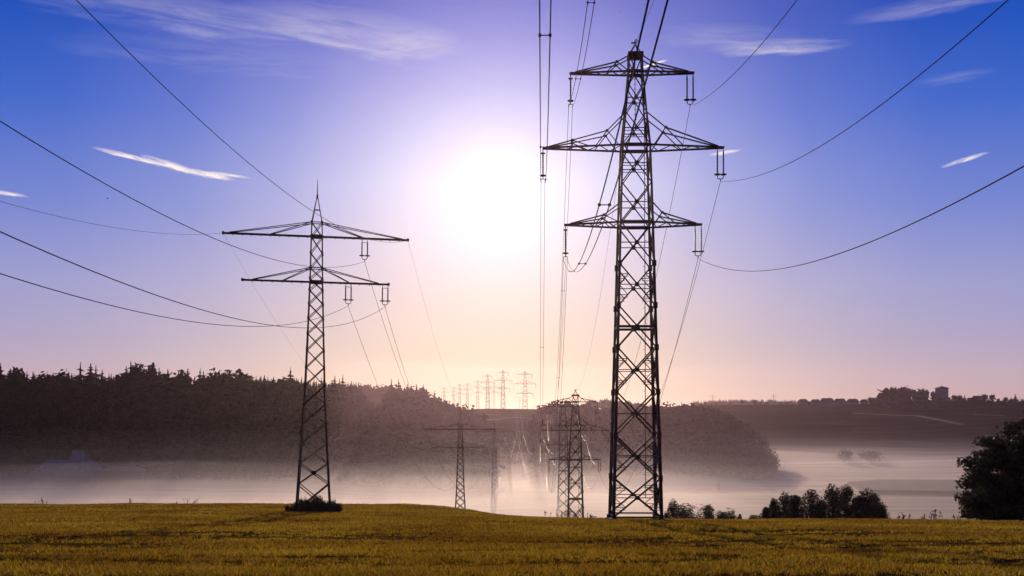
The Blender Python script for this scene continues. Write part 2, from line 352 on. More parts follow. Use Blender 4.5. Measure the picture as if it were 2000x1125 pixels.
# tufts of low crop over the field
def vnoise(x, y, s, seed):
    g_ = np.random.default_rng(seed).random((256, 256))
    x, y = x / s + 900, y / s + 900; i, j = np.floor(x).astype(int), np.floor(y).astype(int); u, v = x - i, y - j; u = u * u * (3 - 2 * u); v = v * v * (3 - 2 * v)
    G = lambda a, b: g_[a % 256, b % 256]
    return (G(i, j) * (1 - u) + G(i + 1, j) * u) * (1 - v) + (G(i, j + 1) * (1 - u) + G(i + 1, j + 1) * u) * v
def crop():
    VV = []
    for y0, y1, dens, nb, wid in ((14, 26, 80, 7, 0.026), (26, 42, 62, 7, 0.032), (42, 70, 26, 6, 0.05), (70, 120, 15.0, 5, 0.075), (120, 178, 7.5, 5, 0.12)):
        hw = lambda y: 0.56 * y + 6
        n = int(dens * (hw(y0) + hw(y1)) * (y1 - y0))
        Y = rng.uniform(y0, y1, n); X = rng.uniform(-1, 1, n) * hw(Y)
        fs = max(0.22, y0 * .0085); d = vnoise(X, Y * 4.5, 9.0, 1) * 0.40 + vnoise(X, Y * 2.4, 2.2, 2) * 0.22 + vnoise(X, Y * .7, fs, 3) * 0.38 - (0.28 if y0 < 60 else 0.05) * np.clip((vnoise(X, Y * 5, 6.5, 8) - .60) * 5, 0, 1) + (0 if y0 < 60 else .12)
        tram = np.abs(((Y * 0.95 + X * 0.27 + 7 + 1.2 * np.sin(X * .05)) % 27) - 13.5) ; tr = (np.abs(tram - 12.3) < np.where(Y > 80, 0.6, 0.3)) & (vnoise(X, Y, 14, 5) > .3)
        keep = (rng.random(n) < np.clip((d - 0.38) * 5.0, 0.03, 1)) & ~(tr & (rng.random(n) < 0.8))
        X, Y, d = X[keep], Y[keep], d[keep]; n = len(X)
        hgt = (0.03 + 0.14 * np.clip((d - 0.25) * 2.1, 0, 1)) * rng.uniform(0.7, 1.3, n) * (1 + (y0 > 60) * 0.15)
        Z = field_z(X, Y)
        for b in range(nb):
            a = rng.uniform(0, 2 * math.pi, n); ph = rng.uniform(0, 2 * math.pi, n); off = rng.uniform(0, 0.06 + wid, n)
            bx, by = X + np.cos(ph) * off, Y + np.sin(ph) * off; w = wid * rng.uniform(0.6, 1.3, n) / 2
            h = hgt * rng.uniform(0.6, 1.15, n); ln = h * rng.uniform(0.2, 1.5, n); la = rng.uniform(0, 2 * math.pi, n)
            p0 = np.stack([bx - np.cos(a) * w, by - np.sin(a) * w, Z - 0.03], -1); p1 = np.stack([bx + np.cos(a) * w, by + np.sin(a) * w, Z - 0.03], -1)
            p2 = np.stack([bx + np.cos(la) * ln, by + np.sin(la) * ln, Z + h], -1)
            VV.append(np.stack([p0, p1, p2], 1).reshape(-1, 3))
    V = np.concatenate(VV); Fa = np.arange(len(V)).reshape(-1, 3)
    m = mat('crop_blade', (0.225, 0.118, 0.009), 0.6, 0, 0.12, (0.10, (0.39, 0.252, 0.020)), translucent=0.62, island=0.9)
    tag(np_obj('crop', V, Fa, m), kind='stuff', label='low golden green crop covering the sloping foreground field')
crop()

# ---------------------------------------------------------------- lattice pylons
def face_pts(w, z):  # corners of the square body
    return [Vector((-w, -w, z)), Vector((w, -w, z)), Vector((w, w, z)), Vector((-w, w, z))]
def insulator(double, n_seg=9, drop=2.85, sp=0.62, ring_top=False):
    st, yk = MB(), MB()
    for x in ((-sp / 2, sp / 2) if double else (0,)):
        st.tube([(x, 0, 0), (x, 0, -0.35)], 0.05, 5)
        pts, rr = [], []
        for i in range(n_seg * 2 + 1):
            pts.append((x, 0, -0.3 - (drop - 0.5) * i / (n_seg * 2))); rr.append(0.06 if i % 2 else 0.095)
        st.tube(pts, rr, 7)
        yk.ring((x, 0, -drop + 0.12), 0.30, 0.05); yk.bar((x - .3, 0, -drop + .12), (x + .3, 0, -drop + .12), .06); yk.tube([(x, 0, -drop + .15), (x, 0, -drop - .27 if not double else -drop - .12)], .05, 5)
        if not double:
            st.ring((x, 0, -0.4), 0.22, 0.05); st.bar((x - .22, 0, -.4), (x + .22, 0, -.4), .06)
        st.tube([(x, 0, -drop + 0.25), (x, 0, -drop - 0.2)], 0.04, 5)
    if double:
        yk.tube([(-sp / 2, 0, -drop - .1), (-sp / 2 + .06, 0, -drop - .3), (0, 0, -drop - .36), (sp / 2 - .06, 0, -drop - .3), (sp / 2, 0, -drop - .1)], 0.05, 5)
        yk.tube([(0, 0, -drop - .34), (0, 0, -drop - .6)], 0.05, 5)
    else:
        yk.tube([(-.2, 0, -drop - .55), (-.2, 0, -drop - .25), (.2, 0, -drop - .25), (.2, 0, -drop - .55)], 0.05, 5)
    return st, yk

U = 0.0525
def big_pylon():
    """three-armed square lattice pylon; returns parts as (name, builder, material, children)"""
    zz = lambda py: (1014 - py) * U
    prof_y = [110, 143, 224, 290, 440, 640, 800, 1014]; prof_w = [12.5, 13.5, 20, 26.5, 31, 36, 40.5, 46]
    hw = lambda py: float(np.interp(py, prof_y, prof_w)) * U
    parts = []
    for k in range(4):
        b = MB(); ys_ = [1014, 932, 850, 766, 681, 600, 519, 438, 362, 287, 224, 167, 143, 110]
        for a, c in zip(ys_, ys_[1:]):
            t = (a - 110) / 904; b.bar(face_pts(hw(a), zz(a))[k], face_pts(hw(c), zz(c))[k], 0.135 + 0.18 * t)
        for a in (1010, 932, 850, 766, 681, 600, 519): b.box(face_pts(hw(a), zz(a) - (0.3 if a == 1010 else 0))[k], 0.42 if a < 1000 else .6, 0.42 if a < 1000 else .6, .6 if a < 1000 else .8)
        parts.append(('leg', b, STEEL, []))
    br = MB(); sec = br
    nodes = [1006, 932, 850, 766, 681, 600, 519, 438, 362, 287, 224, 167]
    for i, (a, c) in enumerate(zip(nodes, nodes[1:])):
        A, C_ = face_pts(hw(a), zz(a)), face_pts(hw(c), zz(c)); wd = 0.09 + 0.085 * (a - 167) / 850
        mid = (a + c) / 2 ; Mp = face_pts(hw(mid), zz(mid))
        for k in range(4):
            k2 = (k + 1) % 4; br.bar(A[k], C_[k2], wd); br.bar(A[k2], C_[k], wd)
            ctr = (A[k] + A[k2] + C_[k] + C_[k2]) / 4; x = (A[k2] - A[k]).normalized(); nrm = Vector((x.y, -x.x, 0))
            br.bar(ctr - nrm * .04, ctr + nrm * .05, .42 if i < 9 else .34, .42 if i < 9 else .34)
            heavy = abs(mid - 641) < 8
            sec.bar(Mp[k], Mp[k2], 0.24 if heavy else 0.085)
            if i in (9, 8): sec.bar(Mp[k] - Vector((0, 0, .28)), Mp[k2] - Vector((0, 0, .28)), 0.06)
            if i in (0, 1, 3, 5):       # redundant members at the quarter points
                for q, (e0, e1) in enumerate(((A, C_), (C_, A))):
                    lv = A if q == 0 else C_
                    for ka, kb in ((k, k2), (k2, k)):
                        dg = lv[ka].lerp(ctr, .5); lg = lv[ka].lerp(Mp[ka], .5)
                        sec.bar(lg, dg, 0.075); sec.bar(lg, dg.lerp(ctr, 0.0), 0.06); sec.bar(Mp[ka], dg, 0.075)
                        sec.bar(lg - Vector((0, 0, .25)), dg - Vector((0, 0, .25)), 0.055)
    b0 = face_pts(hw(1006), zz(1006))
    for k in range(4): sec.bar(b0[k], b0[(k + 1) % 4], 0.16)
    # head panel
    A, C_ = face_pts(hw(167), zz(167)), face_pts(hw(143), zz(143)); T = face_pts(hw(112), zz(112))
    for k in range(4):
        k2 = (k + 1) % 4; c = (C_[k] + C_[k2]) / 2
        br.bar(A[k], c, .11); br.bar(A[k2], c, .11); br.bar(T[k], c, .08); br.bar(T[k2], c, .08); br.bar(C_[k], C_[k2], .16)
    parts.append(('bracing', br, STEEL, []))
    # arms
    def arm(py, xl, xr, root_py, chains):
        b = MB(); z = zz(py); w = hw(py)
        for s_, x_tip in ((-1, xl), (1, xr)):
            tip = x_tip * U * s_
            for d in (-1, 1):
                bot0 = Vector((s_ * w, d * w, z)); bot1 = Vector((tip, d * 0.16, z)); b.bar(bot0, bot1, 0.13, 0.18)
                def bot(px_off):
                    t = (abs(px_off) * U - w) / (abs(tip) - w); return bot0.lerp(bot1, min(max(t, 0), 1))
                ch = chains[0 if s_ < 0 else 1]; prev = Vector((s_ * hw(root_py), d * hw(root_py), zz(root_py)))
                for (nx, npy, webs) in ch:
                    t = (abs(nx) * U) / abs(tip); nd = Vector((s_ * abs(nx) * U, d * (w * (1 - t) + .16 * t), zz(npy)))
                    b.bar(prev, nd, 0.10); b.box(nd, .28, .14, .26)
                    for wx in webs: b.bar(nd, bot(wx), 0.09)
                    prev = nd
                b.bar(prev, bot1 + Vector((-s_ * .6, 0, .12)), 0.12)
            for q in range(7):          # lacing between the two chords
                t0, t1 = q / 7, (q + 1) / 7; dsg = 1 if q % 2 else -1
                f = lambda t, d: Vector((s_ * w + (tip - s_ * w) * t, d * (w * (1 - t) + .16 * t), z)); b.bar(f(t0, dsg), f(t1, -dsg), 0.07)
        for d in (-1, 1): b.bar((-w, d * w, z), (w, d * w, z), 0.2, .34)
        return b
    parts.append(('cross_arm', arm(143, 128, 115, 112, ([(36, 124, (56, 14))], [(33, 125, (20, 58))])), STEEL, []))
    parts.append(('cross_arm', arm(289, 181, 173, 224, ([(56, 260, (78, 34)), (123, 276, (90, 123))], [(57, 254, (34, 92))])), STEEL, []))
    parts.append(('cross_arm', arm(439, 138, 130, 400, ([(62, 423, (78, 34))], [(50, 419, (36, 75))])), STEEL, []))
    # peak with platform
    pk = MB(); w = hw(110)
    pk.box((0, 0, zz(109)), 2 * w + .25, 2 * w + .25, 0.42)
    apex = Vector((0, 0, zz(86)))
    for p in face_pts(w, zz(110)): pk.bar(p, apex, .08)
    pk.tube([apex, apex + Vector((0, 0, .3))], .09, 6); pk.tube([apex, apex + Vector((.12, 0, .1)), apex + Vector((.25, 0, .35)), apex + Vector((.1, 0, .5)), apex + Vector((-.05, 0, .35))], .05, 5)
    pk.bar(apex + Vector((-.42, 0, .12)), apex + Vector((.05, 0, .1)), .12, .12)
    parts.append(('peak', pk, STEEL, []))
    cr = MB(); xr = 15.5 * U
    cr.bar((xr, -hw(970) + .05, zz(970)), (xr, -hw(255) + .1, zz(255)), 0.07)
    for i in range(70):
        py = 965 - i * 10; y = -float(np.interp(py, [255, 970], [hw(255) - .1, hw(970) - .05])); s_ = 1 if i % 2 else -1; cr.bar((xr, y, zz(py)), (xr + s_ * .22, y, zz(py)), .035)
    cr.bar((-2 * U, -hw(255), zz(255)), (-2 * U, -hw(116), zz(116)), 0.06)
    for i in range(13):
        py = 250 - i * 10; y = -float(np.interp(py, [116, 255], [hw(116), hw(255)])); cr.bar((-2 * U - .15, y, zz(py)), (-2 * U + .15, y, zz(py)), .035)
    parts.append(('climbing_rail', cr, STEEL, []))
    ins = []
    for (x, py, dbl, drop) in ((-126, 143, 0, 2.8), (107, 143, 1, 2.75), (-180, 289, 0, 2.8), (166, 289, 1, 2.75), (-136, 439, 0, 2.9), (122.5, 439, 1, 2.75)):
        st, yk = insulator(dbl, drop=drop); o = Vector((x * U, 0, zz(py) - .12)); ins.append((o + Vector((0, 0, -drop - (.6 if dbl else .5)))))
        for m in (st, yk): m.v = [tuple(Vector(v) + o) for v in m.v]
        parts.append(('insulator', st, PORC, [('yoke', yk, STEEL)]))
    fd = []
    for k in range(4):
        b = MB(); c = face_pts(hw(1014), 0)[k]; b.tube([c + Vector((0, 0, -1.2)), c + Vector((0, 0, -0.05))], [.5, .42], 10); parts.append(('foundation', b, CONC, []))
    return parts, ins, Vector((0, 0, zz(84)))

V_ = 0.062
def small_pylon():
    zz = lambda py: (1000 - py) * V_
    prof_y = [385, 435, 463, 551, 660, 781, 985, 1000]; prof_w = [0.8, 9.8, 10.5, 12, 15.3, 19.5, 31.5, 32.4]
    hw = lambda py: float(np.interp(py, prof_y, prof_w)) * V_
    parts = []
    for k in range(4):
        b = MB(); ys_ = [1004, 985, 900, 781, 660, 551, 463, 435, 385]
        for a, c in zip(ys_, ys_[1:]): b.bar(face_pts(hw(a), zz(a))[k], face_pts(hw(c), zz(c))[k], 0.10 + 0.12 * (a - 385) / 615)
        parts.append(('leg', b, STEEL, []))
    br = MB(); nodes = [996, 945, 905, 866, 828, 790, 753, 718, 684, 652, 622, 594, 567, 545, 524, 495, 463, 435]
    for i, (a, c) in enumerate(zip(nodes, nodes[1:])):
        A, C_ = face_pts(hw(a), zz(a)), face_pts(hw(c), zz(c)); wd = 0.075 + 0.05 * (a - 435) / 560
        for k in range(4):
            k2 = (k + 1) % 4; br.bar(A[k], C_[k2], wd); br.bar(A[k2], C_[k], wd)
            br.box(C_[k], .24, .24, .3)
    for py in (435, 463, 524, 551):
        A = face_pts(hw(py), zz(py))
        for k in range(4): br.bar(A[k], A[(k + 1) % 4], .10)
    bx = face_pts(hw(922), zz(922)); br.box((bx[0] + bx[1]) / 2, .5, .1, .5)
    parts.append(('bracing', br, STEEL, []))
    def arm(py, half, root_py, stays):
        b = MB(); z = zz(py); w = hw(py); rw = hw(root_py)
        for d in (-1, 1):
            b.bar((-half, d * .22, z), (half, d * .22, z), .13, .18)
            for s_ in (-1, 1):
                for x in stays: b.bar((s_ * rw, d * rw, zz(root_py)), (s_ * x, d * .24, z + .1), .085)
        n = int(half * 2 / 1.1)
        for q in range(n):
            x0, x1 = -half + 2 * half * q / n, -half + 2 * half * (q + 1) / n; b.bar((x0, -.22, z), (x1, .22, z), .07); b.bar((x0, -.2, z - .16), (x0, .2, z - .16), .08)
        for s_ in (-1, 1): b.box((s_ * half, 0, z + .03), .26, .5, .3)
        b.bar((-w, -w, z), (w, -w, z), .2, .3); b.bar((-w, w, z), (w, w, z), .2, .3)
        return b
    parts.append(('cross_arm', arm(462, 11.0, 435, (10.3, 5.4)), STEEL, []))
    parts.append(('cross_arm', arm(551, 8.7, 524, (7.5, 3.9)), STEEL, []))
    pk = MB(); pk.tube([(0, 0, zz(388)), (0, 0, zz(350))], [.07, .025], 6); pk.box((0, 0, zz(384)), .22, .22, .5)
    A = face_pts(hw(410), zz(410))
    rb = MB()
    for k in range(4): rb.bar(A[k], A[(k + 1) % 4], .07)
    parts.append(('strut', rb, STEEL, [])); parts.append(('peak', pk, STEEL, []))
    ins = []
    for (x, py) in ((5.75, 463), (3.85, 551), (8.3, 551)):
        st, yk = insulator(True, drop=2.0, sp=.66, n_seg=7); o = Vector((x, 0, zz(py) - .15)); ins.append(o + Vector((0, 0, -2.6)))
        st.bar((-.33, 0, -.3), (.33, 0, -.3), .06)
        for m in (st, yk): m.v = [tuple(Vector(v) + o) for v in m.v]
        parts.append(('insulator', st, PORC, [('yoke', yk, STEEL)]))
    for k in range(4):
        b = MB(); c = face_pts(hw(1000), 0)[k]; b.tube([c + Vector((0, 0, -1.2)), c + Vector((0, 0, .25))], [.4, .33], 8); parts.append(('foundation', b, CONC, []))
    ends = [Vector((-11.0, 0, zz(462))), Vector((11.0, 0, zz(462)))]
    return parts, ins, ends

def raise_tree(parts, name):
    root = empty(name)
    for nm, b, m, ch in parts:
        o = b.build(nm, m, root)
        for n2, b2, m2 in ch: b2.build(n2, m2, o)
    return root
def flat_mesh(parts, name):
    b = MB()
    for nm, q, m, ch in parts:
        b.add(q.v, q.f)
        for n2, b2, m2 in ch: b.add(b2.v, b2.f)
    return b.mesh(name, STEEL2)

BP, BI, BTOP = big_pylon(); SP, SI, SEND = small_pylon()
MB.heavy = 1.3; BP2 = big_pylon()[0]; MB.heavy = 1.6; SP2 = small_pylon()[0]; MB.heavy = 1.0
GR = 'three-armed lattice pylons of the right line'; GL = 'two-armed lattice pylons of the left line'
BIG = []; proto = raise_tree(BP, 'lattice_pylon'); protoB = raise_tree(BP2, 'lattice_pylon')
for i, (px, Y, zb, lab) in enumerate(((1240.5, 105, (HZ - 1014) / F * 105, 'tallest dark three-armed lattice pylon standing at the crest of the golden field'),
                                      (1124, 276, -40.9, 'mid-distance three-armed lattice pylon rising from the mist just left of the tallest pylon'),
                                      (1100.5, 415, -40.3, 'hazy three-armed lattice pylon half hidden behind the mid-distance one, left of its legs'))):
    o = (proto, protoB)[i] if i < 2 else copy_tree(protoB)
    o.location = ((px - 1000) / F * Y, Y, zb); o.rotation_euler = (0, 0, -0.015 if i == 0 else -0.027)
    tag(o, lab, 'pylon', GR); BIG.append(o)
SML = []; proto2 = raise_tree(SP, 'lattice_pylon'); proto2B = raise_tree(SP2, 'lattice_pylon')
for i, (px, Y, zb, lab, rz, ry) in enumerate(((612, 124, (HZ - 1000) / F * 124, 'tall two-armed lattice pylon with spike, standing in weeds on the left field', R(9), R(.72)),
                                              (899, 319, -36.3, 'small dark two-armed lattice pylon just beyond the field edge in the centre', R(1), 0),
                                              (966, 557, -39.8, 'pale two-armed lattice pylon in the mist, second of the small ones in the centre', R(-1), 0),
                                              (993, 714, -40.0, 'faintest two-armed lattice pylon deep in the mist, right of the pale one', R(-1), 0))):
    o = (proto2, proto2B)[i] if i < 2 else copy_tree(proto2B)
    o.location = ((px - 1000) / F * Y, Y, zb); o.rotation_euler = (0, ry, rz); tag(o, lab, 'pylon', GL); SML.append(o)

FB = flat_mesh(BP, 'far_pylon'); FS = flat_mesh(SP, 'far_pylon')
far = [  # px, top py, distance, scale, mesh, label
    (1025.5, 724, 833, 1, FB, 'tall pinkish lattice pylon on the far slope, rightmost of the row above the far field'),
    (982.5, 722, 1010, 1, FB, 'highest-topped far lattice pylon, second from the right of the row above the far field'),
    (965, 743, 1120, 1.1, FS, 'slim far lattice pylon between the two tallest pylons of the far row'),
    (952.5, 730, 1235, 1, FB, 'far lattice pylon third in height in the row, just left of the slim one'),
    (933, 742, 1500, 1, FB, 'far lattice pylon beside the wide gap, fourth of the large ones counted from the right'),
    (912.6, 748, 1750, 1.05, FB, 'faint far lattice pylon, right one of a close pair above the round wood edge'),
    (898, 749, 1950, 1.05, FB, 'faint far lattice pylon, left one of a close pair above the round wood edge'),
    (886, 755, 2200, 1.05, FB, 'very faint far lattice pylon, second from the left end of the far row'),
    (867.7, 756, 2500, 1.2, FB, 'faintest far lattice pylon at the left end of the far row'),
    (1014.6, 772, 2500, 1.0, FS, 'tiny far pylon low on the horizon left of the rightmost far pylon'),
    (1151, 771, 3000, 1.0, FS, 'tiny far pylon on the horizon above the mid-distance pylon right arm'),
    (1392, 768, 3000, 1.0, FS, 'tiny far pylon on the wooded ridge right of the tallest pylon'),
    (1511, 767, 3000, 1.0, FS, 'tiny far pylon standing on the wooded ridge near the village')]
for px, py, Y, sc, me, lab in far:
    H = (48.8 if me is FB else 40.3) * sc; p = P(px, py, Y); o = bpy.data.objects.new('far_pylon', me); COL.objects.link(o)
    o.location = (p.x, Y, p.z - H); o.scale = (sc,) * 3; o.rotation_euler = (0, 0, rnd.uniform(-.06, .06)); tag(o, lab, 'pylon', 'far pylons on the horizon')

# ---------------------------------------------------------------- cables
def Mat(o): return Matrix.Translation(o.location) @ o.rotation_euler.to_matrix().to_4x4()
def wp(o, v): return Mat(o) @ Vector(v)
def near_pts(a, m, s, c, Yend, n=60):
    out = []
    for i in range(n + 1):
        Y = a.y + (Yend - a.y) * i / n; u = a.y - Y; out.append(Vector((a.x + m * (Y - a.y), Y, a.z - s * u + c * u * u)))
    return out
def span_pts(a, b, c, n=40):
    Lh = (Vector((b.x, b.y)) - Vector((a.x, a.y))).length
    return [a.lerp(b, i / n) - Vector((0, 0, c * Lh * Lh * (i / n) * (1 - i / n))) for i in range(n + 1)]
def cable(pts, r, label, group):
    b = MB(); b.tube(pts, r, 6); o = b.build('power_cable', CABLE if r < .028 else BRIGHT, None, True); tag(o, label, 'power cable', group); return o
def twin(pts, r, label, group, sp=0.4, every=None):
    root = empty('twin_cable', pts[0])
    off = pts[0]; ps = [p - off for p in pts]
    for s_ in (-1, 1):
        b = MB(); b.tube([p + Vector((s_ * sp / 2, 0, 0)) for p in ps], r, 6); b.build('cable', CABLE, root, True)
    acc = 0
    for i in range(1, len(ps) - 1):
        acc += (ps[i] - ps[i - 1]).length
        if acc > (every or 20):
            acc = 0; b = MB(); b.bar(ps[i] - Vector((sp / 2, 0, 0)), ps[i] + Vector((sp / 2, 0, 0)), .035)
            for s_ in (-1, 1): b.box(ps[i] + Vector((s_ * sp / 2, 0, 0)), .11, .11, .1)
            b.build('spacer', STEEL, root)
    return tag(root, label, 'power cable', group)
T1R, T2R, T3R = BIG; T1L, T2L, T3L, T4L = SML
NG = 'cables running from the tallest pylon over the camera'; m_ = 0.029
nearR = {0: ('twin', .24, .0018, 'twin cables rising straight up from the top left insulator of the tallest pylon'), 1: ('one', .24, .0018, 'thin cable from the top right insulator of the tallest pylon up to the top edge'),
         2: ('twin', .263, .0018, 'twin cables with spacers rising nearly vertically left of the tallest pylon'), 3: ('one', .239, .0018, 'long cable sweeping from the middle right insulator to the top right corner'),
         4: ('twin', .240, .00177, 'thick twin cables dipping from the lower left insulator and crossing the tallest pylon'), 5: ('one', .242, .0018, 'cable dipping from the lower right insulator and out at the right edge')}
for i, (k, s_, c, lab) in nearR.items():
    a = wp(T1R, BI[i]); pts = near_pts(a, m_, s_, c, -45 if k == 'one' else -40)
    if k == 'one': cable(pts, 0.026, lab, NG)
    else: twin(pts, 0.024, lab, NG, .40, 20)
cable(near_pts(wp(T1R, BTOP), .029, .19, .0016, -45), .015, 'very thin wire from the tip of the tallest pylon up to the top edge', NG)
AG = 'cables from the tallest pylon down to the mid-distance pylon'
nm = ['top left', 'top right', 'middle left', 'middle right', 'lower left', 'lower right']
for i in range(6):
    a, b = wp(T1R, BI[i]), wp(T2R, BI[i]); pts = span_pts(a, b, .0018)
    if i % 2: cable(pts, .024, f'cable falling from the {nm[i]} insulator of the tallest pylon into the valley', AG)
    else: twin(pts, .022, f'twin cables falling from the {nm[i]} insulator of the tallest pylon into the valley', AG, .4, 34)
cable(span_pts(wp(T1R, BTOP), wp(T2R, BTOP), .0012), .015, 'thin earth wire from the tallest pylon tip to the mid-distance pylon tip', AG)
for i in range(6):
    cable(span_pts(wp(T2R, BI[i]), wp(T3R, BI[i]), .0018), .032, f'cable from the {nm[i]} insulator of the mid-distance pylon to the hazy one', 'cables between the two distant three-armed pylons')
fo = [o for o in COL.objects if o.name.startswith('far_pylon')][0]
for i in range(6):
    cable(span_pts(wp(T3R, BI[i]), wp(fo, BI[i]), .0008), .034, f'cable climbing from the {nm[i]} insulator of the hazy pylon to the far slope', 'cables climbing the far slope')
LG = 'cables from the left pylon out at the left edge'
for i, lab in enumerate(('cable from the upper insulator of the left pylon out to the left edge', 'cable from the inner lower insulator of the left pylon, lowest at the left edge', 'cable from the outer lower insulator of the left pylon curving out at the left edge')):
    cable(near_pts(wp(T1L, SI[i]), .029, .214, .0015, -45), .024, lab, LG)
cable(near_pts(wp(T1L, SEND[1]), .029, .2125, .00147, -45), .018, 'earth wire from the right arm tip of the left pylon rising to the top edge', LG)
cable(near_pts(wp(T1L, SEND[0]), .029, .214, .0015, -45), .015, 'thin earth wire leaving the left arm tip of the left pylon towards the left edge', LG)
nl = ['upper', 'inner lower', 'outer lower']
for k, (A, B, r, an, bn) in enumerate(((T1L, T2L, .024, 'left pylon', 'central small pylon'), (T2L, T3L, .028, 'central small pylon', 'pale misty pylon'), (T3L, T4L, .032, 'pale misty pylon', 'faintest pylon'))):
    for i in range(3): cable(span_pts(wp(A, SI[i]), wp(B, SI[i]), .0017), r, f'cable from the {nl[i]} insulator of the {an} to the {bn}', f'cables from the {an} to the {bn}')
    for i, sd in enumerate(('left', 'right')): cable(span_pts(wp(A, SEND[i]), wp(B, SEND[i]), .0013), (.010 if k == 0 else r * .5), f'earth wire, {sd} arm tip of the {an} to the {bn}', f'cables from the {an} to the {bn}')

# ---------------------------------------------------------------- trees
def quads(C, sx, sy, rg, droop=0.0):
    n = len(C); a = rg.normal(size=(n, 3)); a[:, 2] *= 0.6; a /= np.linalg.norm(a, axis=1)[:, None]
    b = np.cross(a, rg.normal(size=(n, 3))); b /= np.linalg.norm(b, axis=1)[:, None]
    sx = np.broadcast_to(sx, n)[:, None]; sy = np.broadcast_to(sy, n)[:, None]
    V = np.stack([C - a * sx, C - b * sy * .6, C + a * sx, C + b * sy * .6], 1).reshape(-1, 3)
    return V, np.arange(n * 4).reshape(-1, 4)
def spruce_np(seed, h=1.0, tiers=15, per=7, fat=0.17, ragged=0.4):
    rg = np.random.default_rng(seed); V = []; Fq = []
    k = 0
    for t in range(tiers):
        f = t / (tiers - 1); z = 0.08 + 0.88 * f; r0 = min(fat * 2.1 * (1 - f) + 0.008, fat); tm = rg.uniform(1 - ragged * .35, 1 + ragged * .3)
        for j in range(per):
            a = 2 * math.pi * (j + rg.random()) / per; r = r0 * tm * rg.uniform(1 - ragged, 1 + ragged * .8); dz = -r * rg.uniform(0.05, 0.5) + (0.02 if f > .85 else 0)
            w = r * 0.5 + .004; ca, sa = math.cos(a), math.sin(a); zz = z + rg.uniform(-.015, .015)
            V += [(0, 0, zz + .02), (ca * r * .55 - sa * w, sa * r * .55 + ca * w, zz + dz * .45), (ca * r, sa * r, zz + dz), (ca * r * .55 + sa * w, sa * r * .55 - ca * w, zz + dz * .45 - .01)]
            Fq.append((k, k + 1, k + 2, k + 3)); k += 4
    for j in range(4):   # inner foliage core and tip
        a = j * math.pi / 4; c, s = math.cos(a), math.sin(a)
        for (z0, z1, r0, r1) in ((0.0, .5, .012, .045), (.5, 1.0, .045, .004), ):
            V += [(-c * r0, -s * r0, z0), (c * r0, s * r0, z0), (c * r1, s * r1, z1), (-c * r1, -s * r1, z1)]; Fq.append((k, k + 1, k + 2, k + 3)); k += 4
    return np.array(V, float) * h, np.array(Fq)
def round_np(seed, n=240, wid=0.36, leaf=0.05, low=0.12):
    rg = np.random.default_rng(seed); nc = 16
    cc = rg.normal(size=(nc, 3)); cc /= np.linalg.norm(cc, axis=1)[:, None]; cc *= rg.uniform(.45, .85, nc)[:, None]
    cc = np.stack([cc[:, 0] * wid, cc[:, 1] * wid, 0.56 + cc[:, 2] * 0.36], -1)
    pts = cc[rg.integers(0, nc, n)] + rg.normal(size=(n, 3)) * np.array([wid * .26, wid * .26, .085]); core = np.array([0, 0, .5]) + rg.normal(size=(n // 2, 3)) * np.array([wid * .42, wid * .42, .19])
    pts = np.concatenate([pts, core]); pts[:, 2] = np.clip(pts[:, 2], low * .3, 1)
    V, Fq = quads(pts, rg.uniform(.7, 1.4, len(pts)) * leaf * 1.3, rg.uniform(.7, 1.4, len(pts)) * leaf * 1.3, rg)
    w = .02; k = len(V)
    T = np.array([(-w, 0, 0), (w, 0, 0), (w, 0, .6), (-w, 0, .6), (0, -w, 0), (0, w, 0), (0, w, .6), (0, -w, .6)]); 
    return np.concatenate([V, T]), np.concatenate([Fq, np.array([(k, k + 1, k + 2, k + 3), (k + 4, k + 5, k + 6, k + 7)])])
SPR = [spruce_np(100 + i, fat=(.18, .22, .16, .24, .2)[i], tiers=(15, 14, 17, 13, 15)[i], ragged=(.5, .6, .5, .65, .6)[i]) for i in range(5)]
RND = [round_np(200 + i, wid=(.36, .42, .30, .46)[i]) for i in range(4)]
def scatter(name, items, m, label):
    """items: (x, y, z, height, (V, F))"""
    VV, FF, k = [], [], 0
    for x, y, z, h, (v, f) in items:
        a = rnd.uniform(0, 6.28); c, s = math.cos(a), math.sin(a); w = v * np.array([h * rnd.uniform(.85, 1.2)] * 2 + [h])
        VV.append(np.stack([w[:, 0] * c - w[:, 1] * s + x, w[:, 0] * s + w[:, 1] * c + y, w[:, 2] + z], -1)); FF.append(f + k); k += len(v)
    return tag(np_obj(name, np.concatenate(VV), np.concatenate(FF), m), label, kind='stuff')
def wood(pxs, pys, y0, y1, n, px0, px1, mix, hr, gz=None):
    out = []
    for _ in range(n):
        px = rnd.uniform(px0, px1); Y = rnd.uniform(y0, y1); x = (px - 1000) / F * Y; z = tz1(x, Y) - .3
        h = rnd.uniform(*hr); cap = (HZ - float(np.interp(px, pxs, pys)) + rnd.uniform(-9, 8) * rnd.random()) / F * Y - z
        if cap < 5: continue
        h = min(h, cap); out.append((x, Y, z, h, rnd.choice(SPR) if rnd.random() < mix(px) else rnd.choice(RND)))
    return out
LS = ([-400, 0, 100, 160, 230, 300, 500, 600, 690, 712, 722, 752, 762, 800, 830, 850, 880, 905, 925, 938, 948], [737, 737, 739, 735, 742, 737, 742, 748, 757, 775, 792, 793, 765, 763, 766, 776, 788, 796, 806, 828, 868])
items = wood(*LS, 615, 815, 1500, -330, 945, lambda px: .8 if px < 800 else .08, (17, 26))
items += wood(*LS, 592, 640, 520, -300, 930, lambda px: .35, (9, 17))
FILL = (LS[0], [v - 9 for v in LS[1]])
items += wood(*FILL, 780, 815, 260, -330, 705, lambda px: .9, (24, 33)) + wood(*FILL, 780, 815, 30, 760, 850, lambda px: .8, (24, 33))
